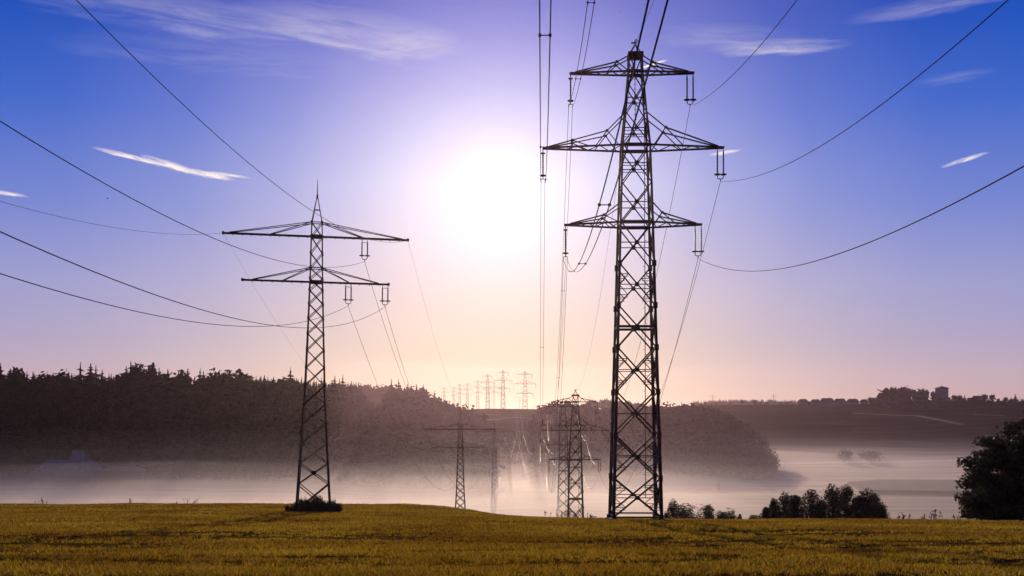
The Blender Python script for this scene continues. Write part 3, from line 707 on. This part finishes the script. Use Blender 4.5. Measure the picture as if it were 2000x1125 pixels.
items += wood(*LS, 770, 830, 420, -330, 945, lambda px: .75 if px < 800 else .05, (22, 30))
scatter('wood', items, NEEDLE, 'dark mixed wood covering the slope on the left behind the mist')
RS = ([1045, 1055, 1062, 1072, 1090, 1105, 1130, 1180, 1250, 1290, 1340, 1365, 1385, 1405, 1432, 1455, 1478, 1500, 1525, 1550], [850, 815, 800, 786, 779, 785, 793, 796, 794, 790, 788, 787, 793, 801, 810, 827, 850, 866, 880, 896])
items = wood(*RS, 690, 850, 560, 1052, 1476, lambda px: .05, (15, 24)) + wood(*RS, 662, 720, 320, 1060, 1474, lambda px: .05, (9, 16)) + wood(*RS, 680, 790, 50, 1450, 1508, lambda px: 0, (8, 17)) + wood(*RS, 820, 860, 200, 1052, 1480, lambda px: .0, (18, 28))
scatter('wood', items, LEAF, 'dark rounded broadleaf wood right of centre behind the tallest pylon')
MS = ([900, 930, 960, 1000, 1040, 1070], [822, 832, 838, 834, 826, 828])
scatter('wood', wood(*MS, 750, 800, 240, 905, 1075, lambda px: .1, (8, 18)), LEAF, 'low belt of trees at the foot of the far field in the centre')
FSK = ([300, 500, 600, 700, 760, 830], [742, 741, 743, 750, 754, 760])
scatter('wood', wood(*FSK, 1400, 1520, 420, 380, 835, lambda px: .85, (20, 34)), NEEDLE, 'paler distant spruce ridge showing in the gaps of the left wood')
GSK = ([1355, 1400, 1440, 1470, 1560, 1600], [786, 781, 779, 777, 777, 779])
scatter('wood', wood(*GSK, 2950, 3100, 420, 1350, 1610, lambda px: .9, (16, 26)), NEEDLE, 'pale far spruce ridge on the horizon right of the tallest pylon')
VSK = ([1680, 1700, 1760, 1850, 1900, 2000, 2100], [792, 787, 783, 781, 782, 783, 783])
scatter('wood', wood(*VSK, 1380, 1475, 420, 1690, 2100, lambda px: .1, (7, 15)), LEAF, 'dark scrub and gardens on the slope below the village')
HSK = ([1130, 1160, 1200, 1260], [790, 783, 784, 790])
scatter('wood', wood(*HSK, 1500, 1580, 90, 1135, 1262, lambda px: .1, (14, 24)), LEAF, 'pale round treetops behind the broadleaf wood')

# skyline spruces that stand clear of the left wood
SPM = [np_mesh('spruce', v, f, NEEDLE) for v, f in (spruce_np(300 + i, fat=(.20, .26, .17, .22, .28, .2)[i], tiers=(17, 15, 18, 14, 9, 11)[i], per=(12, 10, 12, 9, 8, 8)[i], ragged=(.5, .65, .55, .6, .7, .7)[i]) for i in range(6))]
RNDM = [np_mesh('rounded_tree', v, f, NEEDLE) for v, f in (round_np(320 + i, 520, (.24, .28, .20)[i], .045) for i in range(3))]
sky_tips = [(2, 708), (18, 718), (27, 715), (36, 716), (50, 721), (115, 722), (130, 727), (157, 707), (175, 709), (187, 712), (198, 720), (250, 712), (259, 705), (268, 712), (278, 713), (291, 716), (297, 712), (307, 715),
            (330, 718), (346, 721), (355, 721), (365, 716), (388, 717), (398, 722), (412, 717), (427, 718), (457, 721), (471, 721), (483, 728), (495, 729), (517, 729), (535, 732), (556, 735), (569, 717), (580, 737),
            (652, 733), (669, 731), (660, 737), (686, 740), (696, 742), (703, 750), (765, 740), (779, 740), (772, 748), (795, 746), (812, 748), (826, 748), (835, 757), (66, 724), (80, 726), (95, 728), (215, 728), (232, 727), (440, 726), (506, 732), (546, 738)]
own = {157: 'tall broad spruce, left one of three rising together from the left wood', 175: 'tall spruce between two others in the cluster on the left wood skyline', 187: 'slim spruce, right one of three rising together from the left wood',
       259: 'tallest spruce of the bushy knot on the left wood skyline', 569: 'lone slender spruce standing clear of the skyline just left of the left pylon', 2: 'pointed spruce at the left edge of the photo',
       765: 'spruce at the left end of the clump right of the skyline gap', 779: 'bushy-topped spruce, second in the clump right of the skyline gap', 669: 'thin-topped spruce just right of the left pylon'}
for px, py in sky_tips:
    Y = rnd.uniform(770, 812); p = P(px, py, Y); z = tz1(p.x, Y) - .3; h = p.z - z
    rd = px not in own and rnd.random() < .3
    if px not in own: h -= rnd.uniform(0, 5) / F * Y
    o = bpy.data.objects.new('rounded_tree' if rd else 'spruce', rnd.choice(RNDM if rd else SPM)); COL.objects.link(o); o.location = (p.x, Y, z); k = h * rnd.uniform(.7, 1.6); o.scale = (k, k * rnd.uniform(.8, 1.2), h); o.rotation_euler = (rnd.uniform(-.04, .04), rnd.uniform(-.04, .04), rnd.uniform(0, 6))
    tag(o, 'dark rounded crown bulging from the skyline of the left wood' if rd else own.get(px, 'dark spruce tip poking up from the skyline of the left wood'), 'tree', 'rounded crowns along the left wood skyline' if rd else 'spruces along the left wood skyline')

# broadleaf things near the camera
def leafy(name, loc, h, rx, seed, n, leaf, label, group, cat='tree', low=.15, ncl=26, cz=.56, rz_=.42, clus=.22, pointed=False, dome=False):
    rg = np.random.default_rng(seed); root = empty(name, loc); tb = MB()
    tb.tube([(0, 0, -.5), (0.02 * h, 0, h * .3), (0, .01 * h, h * .75)], [.028 * h, .02 * h, .006 * h], 7)
    d = rg.normal(size=(ncl, 3)); d /= np.linalg.norm(d, axis=1)[:, None]; rad = rg.uniform(.30, .92, ncl) ** .6
    cc = np.stack([d[:, 0] * rad * rx, d[:, 1] * rad * rx, h * (cz + d[:, 2] * rad * rz_)], -1)
    if dome:
        t_ = rg.uniform(0, 6.283, 160); q_ = rx * rg.uniform(.55, .95, 160); cc = np.concatenate([cc, np.stack([np.cos(t_) * q_, np.sin(t_) * q_, h * rg.uniform(.0, .42, 160)], -1)]); ncl += 160
        zr = np.clip((cz - cc[:, 2] / h) / rz_, 0, .96); k_ = np.minimum(1 / np.sqrt(1 - zr ** 2), 2.2)[:, None]; cc[:, :2] *= k_; q_ = np.hypot(cc[:, 0], cc[:, 1]); cc[:, :2] *= np.minimum(1, rx * .93 / q_)[:, None]
    if pointed: cc = np.concatenate([cc, np.stack([rg.normal(size=9) * rx * .08, rg.normal(size=9) * rx * .08, h * np.linspace(.45, .92, 9)], -1)]); ncl += 9
    cc[:, 2] = np.clip(cc[:, 2], h * low, h * .95)
    for c in cc[:: 2]:
        st = Vector((0, 0, h * rg.uniform(.15, .5))); e = Vector(c); mid = st.lerp(e, .5) + Vector((0, 0, .03 * h)); tb.tube([st, mid, e], [.012 * h, .008 * h, .003 * h], 5)
    tb.build('trunk', BARK, root)
    idx = rg.integers(0, ncl, n); pts = cc[idx] + np.clip(rg.normal(size=(n, 3)), -1.7, 1.7) * np.array([rx * clus, rx * clus, h * clus * .42]); 
    if pointed:
        env = rx * np.clip(1.03 - pts[:, 2] / h, 0, 1) ** .5 * rg.uniform(.70, 1.2, ncl)[idx]
        pts = pts[np.hypot(pts[:, 0], pts[:, 1]) < env]; n = len(pts)
    pts[:, 2] = np.clip(pts[:, 2], 0.0, h)
    V, Fq = quads(pts, rg.uniform(.6, 1.4, n) * leaf, rg.uniform(.6, 1.4, n) * leaf, rg); np_obj('crown', V, Fq, LEAFN, root)
    return tag(root, label, cat, group)
BG = 'trees of the dark clump behind the field edge'
for i, (px, py, wpx, lab) in enumerate(((1495, 990, 26, 'lowest bushy tree at the left end of the dark clump behind the field edge'), (1512, 973, 34, 'small rounded tree second from the left in the dark clump'),
        (1535, 960, 44, 'upright tree third from the left in the dark clump'), (1553, 967, 40, 'leaning tree right of the third one in the dark clump, before the first notch'), (1584, 956, 50, 'pointed tree in the middle left of the dark clump, between two gaps'),
        (1603, 976, 40, 'low tree filling the gap left of the tallest one in the dark clump'), (1626, 945, 56, 'tallest tree of the dark clump behind the field edge'), (1652, 946, 54, 'tall tree just right of the tallest in the dark clump'),
        (1675, 968, 40, 'low tree in the dip between the two right-hand peaks of the dark clump'), (1693, 953, 50, 'pointed tree near the right end of the dark clump'), (1710, 964, 42, 'sloping tree right of the last peak in the dark clump'), (1722, 988, 30, 'rounded low tree closing the right end of the dark clump'))):
    Y = 146 + (i % 3) * 4; x = (px - 1000) / F * Y; z = fz1(x, Y); h = (HZ - py) / F * Y - z
    leafy('field_tree', (x, Y, z), h, wpx / F * Y * .80, 40 + i, 6400, .13, lab, BG, ncl=30, cz=.50, rz_=.48, low=.02, pointed=True, clus=.17)
BG2 = 'misty bushes right of the tallest pylon'
for i, (px, py, wpx, lab) in enumerate(((1315, 974, 32, 'pointed bush nearest the foot of the tallest pylon'), (1334, 983, 38, 'rounded bush right of the pointed one by the tallest pylon'), (1356, 983, 42, 'broad bush in the middle of the misty row by the tallest pylon'),
        (1384, 984, 34, 'upright bush after the dip in the misty row'), (1404, 990, 34, 'low bush near the right end of the misty row'), (1424, 993, 28, 'rounded bush at the right end of the misty row'), (1300, 1000, 20, 'small bush touching the right leg of the tallest pylon'),
        (1445, 1004, 14, 'tiny bush between the misty row and the dark clump, left of the two'), (1470, 1006, 24, 'small round bush just left of the dark clump'))):
    Y = 172 + (i % 3) * 4; x = (px - 1000) / F * Y; z = fz1(x, Y); h = (HZ - py) / F * Y - z
    leafy('bush', (x, Y, z), h, wpx / F * Y * .78, 70 + i, 4200, .14, lab, BG2, 'bush', ncl=24, cz=.5, rz_=.46, low=.02, clus=.19, pointed=i not in (2, 4, 5, 8))
x, Y = (2106 - 1000) / F * 110, 110.0
leafy('oak_tree', (x, Y, fz1(x, Y) - .3), 12.6, 11.6, 5, 130000, .20, 'huge dark leafy tree cut by the right edge of the photo', None, low=.02, ncl=420, cz=.44, rz_=.55, clus=.06, dome=True)
for i, (px, py, Y, h, lab) in enumerate(((1650, 877, 895, 0, 'left of two lone round trees in the mist'), (1700, 878, 895, 0, 'right of two lone round trees in the mist, the broader one'))):
    x = (px - 1000) / F * Y; z = tz1(x, Y); v, f = round_np(500 + i, 500, .5 if i == 0 else .75, .06); o = np_obj('round_tree', v * ((HZ - py) / F * Y - z), f, LEAF); o.location = (x, Y, z); tag(o, lab, 'tree', 'lone trees in the mist')
x, Y = (1403 - 1000) / F * 575, 575; v, f = round_np(520, 120, .22, .08); o = np_obj('sapling', v * 4.5, f, LEAF); o.location = (x, Y, tz1(x, Y)); tag(o, 'thin lone sapling in the misty meadow right of the tallest pylon', 'tree')

# ---------------------------------------------------------------- village on the far ridge
def house(px0, px1, ridge, base, Y, label, turn=0.0, cat='house', name='house', roof_m=None, wall_m=None, steep=.45, group='village houses on the far ridge'):
    w = (px1 - px0) / F * Y; x = ((px0 + px1) / 2 - 1000) / F * Y; z = (HZ - base) / F * Y; z = min(z, tz1(x, Y)); H = (HZ - ridge) / F * Y - z; d = w * .62; e = H * (1 - steep)
    root = empty(name, (x, Y, z), turn); wl, rf, ch = MB(), MB(), MB()
    wl.add([(-w / 2, -d / 2, -2), (w / 2, -d / 2, -2), (w / 2, d / 2, -2), (-w / 2, d / 2, -2), (-w / 2, -d / 2, e), (w / 2, -d / 2, e), (w / 2, d / 2, e), (-w / 2, d / 2, e), (-w / 2, 0, e + .02), (w / 2, 0, e + .02)],
           [(0, 1, 5, 4), (1, 2, 6, 9, 5), (2, 3, 7, 6), (3, 0, 4, 8, 7), (0, 3, 2, 1), (4, 5, 6, 7)])
    o_ = .5; hp = w * .10; t = .25
    up = [(-w / 2 - o_, -d / 2 - o_, e - .1), (w / 2 + o_, -d / 2 - o_, e - .1), (w / 2 + o_, d / 2 + o_, e - .1), (-w / 2 - o_, d / 2 + o_, e - .1), (-w / 2 + hp, 0, H), (w / 2 - hp, 0, H)]
    rf.add(up + [(p[0], p[1], p[2] - t) for p in up[:4]], [(0, 1, 5, 4), (2, 3, 4, 5), (1, 2, 5), (3, 0, 4), (0, 6, 7, 1), (1, 7, 8, 2), (2, 8, 9, 3), (3, 9, 6, 0), (9, 8, 7, 6)])
    wl.build('wall', wall_m or PLASTER, root); r = rf.build('roof', roof_m or TILE, root)
    if cat == 'house': ch.box((w * .18, 0, H + .1), .8, .8, 1.8); ch.build('chimney', TILE, r)
    return tag(root, label, cat, group)
for a in ((1560, 1577, 779.5, 792, 1470, 'half-hipped house at the left end of the village ridge', .1), (1584, 1601, 780, 792, 1490, 'second house from the left on the village ridge', -.1), (1603, 1628, 777.5, 794, 1460, 'widest house with broad roof left of centre on the village ridge', .05),
          (1630, 1651, 778.5, 794, 1475, 'house with broad roof right of the widest one on the ridge', -.05), (1655, 1676, 779, 792, 1490, 'house fifth from the left on the village ridge', .1), (1681, 1694, 780, 791, 1480, 'small house between the row and the big barn', .2),
          (1899, 1918, 773, 786, 1500, 'house with low roof right of the square tower on the ridge', .1), (1725, 1738, 784, 793, 1430, 'small pale house below the big barn', -.15), (1775, 1792, 783, 794, 1430, 'low house below the poplar row', .1), (1860, 1878, 782, 793, 1430, 'low house below and right of the square tower', 0)):
    house(*a)
house(1712, 1756, 767, 790, 1480, 'big steep-roofed barn left of the tall bare trees on the ridge', .08, 'barn', 'barn', steep=.75, group=None)
def tower():
    Y = 1490; w = 19 / F * Y; x = (1839.5 - 1000) / F * Y; z = tz1(x, Y); e = (HZ - 758) / F * Y - z; H = (HZ - 754) / F * Y - z
    root = empty('square_tower', (x, Y, z), .12); b = MB(); b.box((0, 0, e / 2 - 1), w * .92, w * .92, e + 2); b.build('wall', PLASTER, root)
    r = MB(); o = w * .53; r.add([(-o, -o, e), (o, -o, e), (o, o, e), (-o, o, e), (0, 0, H), (-o, -o, e - .6), (o, -o, e - .6), (o, o, e - .6), (-o, o, e - .6)], [(0, 1, 4), (1, 2, 4), (2, 3, 4), (3, 0, 4), (0, 5, 6, 1), (1, 6, 7, 2), (2, 7, 8, 3), (3, 8, 5, 0), (8, 7, 6, 5)])
    r.tube([(0, 0, H), (0, 0, H + 5)], .15, 5); r.build('roof', TILE, root); tag(root, 'square grey tower with shallow pyramid roof on the far ridge', 'tower')
tower()
VT = [round_np(600 + i, 360, (.30, .40, .16, .36)[i], .055) for i in range(4)]
VTM = [np_mesh('village_tree', v, f, LEAF) for v, f in VT]; CONM = np_mesh('village_tree', *spruce_np(700, fat=.2, ragged=.3), NEEDLE)
def vtree(px, py, kind, label, group='trees among the village roofs', Y=None):
    Y = Y or 1500 + rnd.uniform(-25, 25); p = P(px, py, Y); z = tz1(p.x, Y) - .3; h = max(p.z - z, 3); o = bpy.data.objects.new('village_tree', CONM if kind == 4 else VTM[kind]); COL.objects.link(o); o.location = (p.x, Y, z); o.scale = (h, h, h); o.rotation_euler = (0, 0, rnd.uniform(0, 6)); tag(o, label, 'tree', group)
for px, py, k in ((1700, 774, 0), (1708, 776, 1), (1728, 757, 0), (1738, 754, 0), (1748, 753, 0), (1758, 755, 0), (1768, 754, 1), (1777, 759, 1), (1787, 762, 2), (1795, 760, 2), (1803, 760, 2), (1810, 762, 2), (1822, 765, 2), (1829, 764, 2), (1852, 774, 1), (1864, 771, 1), (1874, 770, 0), (1884, 770, 4), (1893, 776, 1), (1923, 769, 1), (1938, 770, 1),
                  (1950, 778, 1), (1965, 775, 1), (1975, 775, 4), (1996, 780, 1), (1905, 776, 1), (1930, 780, 3), (1580, 783, 3), (1548, 787, 3), (1770, 779, 3), (1800, 779, 3), (1815, 780, 3), (1850, 781, 3), (1690, 786, 3), (1650, 787, 3), (1620, 789, 3)):
    vtree(px, py, k, 'dark tree among the village roofs on the far ridge')
vtree(1983, 768, 4, 'dense pointed conifer at the right end of the village ridge')
for px, py in ((1450, 781), (1474, 781), (1486, 784), (1400, 785), (1377, 785), (1425, 786), (1498, 784), (1524, 784), (1538, 785)):
    vtree(px, py, 3, {1450: 'round lone tree on the skyline, left of two alike', 1474: 'round lone tree on the skyline, right of two alike', 1486: 'dark dome-shaped bush on the field skyline near the village'}.get(px, 'small faint tree on the field skyline left of the village'), 'trees on the field skyline', 1500)

# farm buildings in the mist on the left
house(82, 190, 898, 930, 560, 'pale grey hipped barn roof half hidden in the mist on the left', .05, 'barn', 'barn', METALROOF, PLASTER, .42, None)
house(207, 276, 911, 930, 570, 'long low shed right of the misty barn', 0, 'shed', 'shed', METALROOF, TILE, .2, None)
house(140, 168, 880, 915, 590, 'small roof above the misty barn at the foot of the wood', .1, 'shed', 'shed', METALROOF, TILE, .4, None)

# tracks and a maize block in the valley
def strip(name, pts, w, m, lift=.15, kind='structure', thick=None):
    V, Fq = [], []; ps = []
    for (a, b) in zip(pts, pts[1:]):
        for i in range(24): ps.append((a[0] + (b[0] - a[0]) * i / 24, a[1] + (b[1] - a[1]) * i / 24))
    ps.append(pts[-1])
    for i, (x, y) in enumerate(ps):
        q, r = ps[min(i + 1, len(ps) - 1)], ps[max(i - 1, 0)]; d = Vector((q[0] - r[0], q[1] - r[1])).normalized(); n = Vector((-d.y, d.x)) * w / 2
        for s_ in (-1, 1): xx, yy = x + n.x * s_, y + n.y * s_; V.append((xx, yy, tz1(xx, yy) + lift))
        if i: Fq.append((2 * i - 2, 2 * i - 1, 2 * i + 1, 2 * i))
    return tag(np_obj(name, np.array(V), np.array(Fq), m), kind=kind)
def gp(px, py):   # point where the sight line meets the valley ground
    for Y in np.arange(300, 1700, 2.0):
        p = P(px, py, Y)
        if p.z <= tz1(p.x, Y): return (p.x, Y)
    return (p.x, Y)
strip('path', [gp(-150, 972), gp(200, 966), gp(620, 950)], 5, PALE)
strip('path', [gp(900, 1000), gp(1180, 980), gp(1290, 973)], 4, PALE)
strip('path', [gp(1000, 929), gp(1300, 924), gp(1560, 921)], 9, PALE)
strip('path', [gp(1480, 903), gp(1700, 903), gp(2100, 899)], 14, PALE)
strip('path', [gp(1560, 922), gp(1800, 922), gp(2100, 921)], 4, PALE)
strip('path', [gp(1665, 807), gp(1790, 812), gp(1880, 830)], 10, TRACK)
strip('path', [gp(1900, 810), gp(1960, 812)], 8, TRACK)
strip('path', [gp(940, 822), gp(1010, 815), gp(1050, 819)], 4, TRACK)
def maize(c, name='maize_field'):
    b = MB(); n = len(c); top = [(x, y, tz1(x, y) + 2.4) for x, y in c]; bot = [(x, y, tz1(x, y) - 1) for x, y in c]
    b.add(top + bot, [tuple(range(n))] + [((i + 1) % n, i, n + i, n + (i + 1) % n) for i in range(n)] + [tuple(range(n, 2 * n))[::-1]])
    return tag(b.build(name, MAIZE), 'dark block of tall maize standing in the misty valley behind the dark clump', kind='stuff')
maize([gp(1655, 949), gp(1700, 966), gp(2100, 972), gp(2100, 946), gp(1720, 944)])

# ---------------------------------------------------------------- weeds, birds, small things
def weeds(px, py, Y, n, h, spread, label, seed, name='weed_tuft', field=True, leafy_=.4):
    rg = random.Random(seed); x = (px - 1000) / F * Y; z = fz1(x, Y); b = MB()
    for i in range(n):
        bx, by = rg.gauss(0, spread), rg.gauss(0, spread * .4); hh = h * rg.uniform(.4, 1.0); lx = rg.uniform(-.35, .35) * hh
        b.tube([(bx, by, -.2), (bx + lx * .3, by, hh * .5), (bx + lx, by, hh)], [.025, .018, .01], 4)
        for k in range(int(hh * 9 * leafy_) + 2):
            t = rg.uniform(.3, 1); c = Vector((bx + lx * t, by, hh * t)); d = Vector((rg.uniform(-1, 1), rg.uniform(-.6, .6), rg.uniform(.1, 1))).normalized() * rg.uniform(.1, .25)
            q = Vector((d.z, .02, -d.x)) * .3; b.add([c, c + d * .5 + q, c + d, c + d * .5 - q], [(0, 1, 2, 3)])
    o = b.build(name, WEED); o.location = (x, Y, z); return tag(o, label, 'weeds')
def crest_Y(px):
    Ys = np.arange(60, 230, 1.0); X = (px - 1000) / F * Ys; return float(Ys[np.argmin(HZ - 0 + -field_z(X, Ys) / Ys * F)])
for i, (px, n, h, sp, lab) in enumerate(((75, 9, 1.3, .7, 'branching dry weeds on the field edge at far left'), (258, 6, .9, .3, 'small weed tuft on the field edge left of the thin thistle row'), (372, 10, 1.1, .8, 'row of thin thistles on the field edge left of the left pylon'),
        (1098, 14, 1.3, .7, 'grassy weeds on the field edge left of the mid-distance pylon foot'), (1156, 8, .6, .5, 'low dark weeds on the field edge between the two right pylons'), (1766, 9, .9, .35, 'small weed tuft on the field edge right of the dark clump'), (1825, 10, 1.4, .3, 'tall spindly weed on the field edge near the huge tree'), (1806, 5, .7, .2, 'thin short weed left of the tall spindly one'), (1870, 7, .8, .3, 'weed tuft at the foot of the huge tree'))):
    weeds(px, 0, crest_Y(px) + 1.0, n, h, sp, lab, 900 + i)
def thicket():
    rg = np.random.default_rng(3); n = 2600; b = MB(); x0, Y0 = (614 - 1000) / F * 122.5, 122.5; z0 = fz1(x0, Y0)
    X = rg.uniform(-3.0, 3.0, n); Yl = rg.uniform(-2.2, 2.2, n); h = (.75 + .45 * np.sin(X * 2.1 + 1) * np.sin(X * 5.3) + .25 * np.cos(X * 1.1)) * rg.uniform(.55, 1.15, n); h = np.clip(h * 1.5, .5, 2.0)
    Z = field_z(X + x0, Yl + Y0) - z0; a = rg.uniform(0, 3.14, n); w = rg.uniform(.03, .09, n); lx = rg.uniform(-.25, .25, n)
    p = [np.stack([X - np.cos(a) * w, Yl - np.sin(a) * w, Z - .1], -1), np.stack([X + np.cos(a) * w, Yl + np.sin(a) * w, Z - .1], -1), np.stack([X + lx + np.cos(a) * w * .3, Yl + np.sin(a) * w * .3, Z + h], -1), np.stack([X + lx - np.cos(a) * w * .3, Yl - np.sin(a) * w * .3, Z + h], -1)]
    V = np.stack(p, 1).reshape(-1, 3); o = np_obj('weed_thicket', V, np.arange(len(V)).reshape(-1, 4), mat('thicket', (.03, .022, .012), .9, 0, .1, island=.3)); o.location = (x0, Y0, z0); tag(o, 'dark patch of tall weeds around the feet of the left pylon', 'weeds')
thicket()
def bird(px, py, Y, span, label, flying=True, seed=1):
    p = P(px, py, Y); b = MB(); s = span
    if flying:
        b.tube([(-.28 * s, 0, 0), (-.2 * s, 0, .01 * s), (0, 0, .02 * s), (.16 * s, 0, .03 * s), (.24 * s, 0, .03 * s)], [.01 * s, .03 * s, .06 * s, .045 * s, .01 * s], 7)
        for d in (-1, 1):
            b.add([(.1 * s, d * .03 * s, .03 * s), (-.1 * s, d * .03 * s, .03 * s), (-.12 * s, d * .28 * s, .12 * s), (.07 * s, d * .28 * s, .13 * s), (-.1 * s, d * .5 * s, .08 * s)], [(0, 1, 2, 3), (3, 2, 4)])
        b.add([(-.22 * s, 0, .01 * s), (-.4 * s, .05 * s, 0), (-.4 * s, -.05 * s, 0)], [(0, 1, 2)])
    else:
        b.tube([(-.4 * s, 0, .18 * s), (-.2 * s, 0, .3 * s), (0, 0, .42 * s), (.12 * s, 0, .6 * s), (.17 * s, 0, .72 * s), (.3 * s, 0, .7 * s)], [.04 * s, .12 * s, .17 * s, .12 * s, .09 * s, .01 * s], 8)
        for d in (-1, 1): b.tube([(0, d * .05 * s, .3 * s), (.02 * s, d * .05 * s, 0)], .02 * s, 4)
    o = b.build('bird', FEATHER); o.location = p; o.rotation_euler = (0, R(-18) if flying else 0, R(20)); return tag(o, label, 'bird')
bird(210, 388, 95, .42, 'small dark bird flying in the blue sky on the left')
bird(1211, 23, 160, .4, 'tiny distant bird high in the sky near the cables')
bd = wp(T1R, (79 * U, 0, (1014 - 137.2) * U)); b_ = bird(1320, 134, 105, .42, 'small bird perched on the top right arm of the tallest pylon', False); b_.location = bd - Vector((0, 0, .05))
def scrap():
    b = MB(); V = []; 
    for i in range(5):
        for j in range(4): V.append((i * .14 - .28, j * .12 - .2, .12 + .10 * math.sin(i * 2.1 + j) + .06 * math.cos(j * 3.1 + i)))
    b.add(V, [(i * 4 + j, i * 4 + j + 1, i * 4 + j + 5, i * 4 + j + 4) for i in range(4) for j in range(3)])
    x, Y = (1190 - 1000) / F * 101.5, 101.5; o = b.build('plastic_scrap', WHITE); o.location = (x, Y, fz1(x, Y) + .1); tag(o, 'small white scrap lying at the left foot of the tallest pylon', 'scrap')
scrap()

# ---------------------------------------------------------------- air: valley fog layers, an added veil and a thin even haze
def vol_mat(name, col, dens, g_):
    m = bpy.data.materials.new(name); m.use_nodes = True; n = m.node_tree.nodes; n.clear()
    pv = n.new('ShaderNodeVolumePrincipled'); pv.inputs['Color'].default_value = (*col, 1); pv.inputs['Density'].default_value = dens; pv.inputs['Anisotropy'].default_value = g_
    out = n.new('ShaderNodeOutputMaterial'); m.node_tree.links.new(pv.outputs[0], out.inputs['Volume']); return m
def slab(name, x0, x1, y0, y1, zb, zt, m, wave=0.0, nx=40, ny=30, seed=0, drop=0.0):
    xs_, ys_ = np.linspace(x0, x1, nx), np.linspace(y0, y1, ny); X, Y = np.meshgrid(xs_, ys_)
    Z = zt + wave * (vnoise(X, Y, 190, 20 + seed) + .5 * vnoise(X, Y, 80, 40 + seed) - .75) * 2
    Z = Z - drop * sm(X / Y, .13, .27) * (1 - sm(Y, 780, 900))      # the mist has drained from the nearer right-hand meadows
    top = np.stack([X, Y, Z], -1).reshape(-1, 3); bot = top.copy(); bot[:, 2] = zb; V = np.concatenate([top, bot]); n = nx * ny; Fq = []
    for j in range(ny - 1):
        for i in range(nx - 1):
            a = j * nx + i; Fq.append((a, a + 1, a + nx + 1, a + nx)); Fq.append((n + a, n + a + nx, n + a + nx + 1, n + a + 1))
    for i in range(nx - 1): Fq.append((i, n + i, n + i + 1, i + 1)); a = (ny - 1) * nx + i; Fq.append((a, a + 1, n + a + 1, n + a))
    for j in range(ny - 1): a = j * nx; Fq.append((a, a + nx, n + a + nx, n + a)); a = j * nx + nx - 1; Fq.append((a, n + a, n + a + nx, a + nx))
    return tag(np_obj(name, V, np.array(Fq), m), 'pale ground mist and added veil lying in the valley', kind='stuff')
slab('lightening_veil', -110, 390, 566, 690, -48.5, 36, vol_mat('violet_veil', (.92, .60, .84), .00020, .85), 6, nx=30, ny=16, seed=9)  # added veil lightening the wood behind the small pylons, tinted violet like flare
for i, (zt, dn, wv, y1, dr) in enumerate(((-4, .000012, 1.5, 840, 0), (-7, .000016, 1.5, 850, 0), (-10, .000026, 2, 860, 0), (-13, .00005, 2.5, 880, 1), (-16, .00009, 3, 900, 2), (-19.5, .00022, 3.5, 960, 3), (-23, .00042, 3.5, 1040, 5),
                                          (-27, .00095, 3.0, 1120, 8), (-31, .0022, 2.5, 1150, 8), (-35, .0026, 1.5, 1180, 5))):
    slab('fog', -1400, 1400, 262 - i, y1, -49 - i * .3, zt, vol_mat('mist', (.58, .52, .64) if i < 6 else (.76, .67, .68), dn, .72 if i < 6 else .66), wv, nx=90, ny=50, seed=i, drop=dr)
hz = MB(); hz.add([(x, y, z) for z in (-54, 78) for x, y in ((-8500, -900), (8500, -900), (8500, 12500), (-8500, 12500))], [(3, 2, 1, 0), (4, 5, 6, 7), (0, 1, 5, 4), (1, 2, 6, 5), (2, 3, 7, 6), (3, 0, 4, 7)])
tag(hz.build('haze', vol_mat('haze_air', (.90, .66, .76), .000030, .85)), 'thin warm haze in the air', kind='stuff')
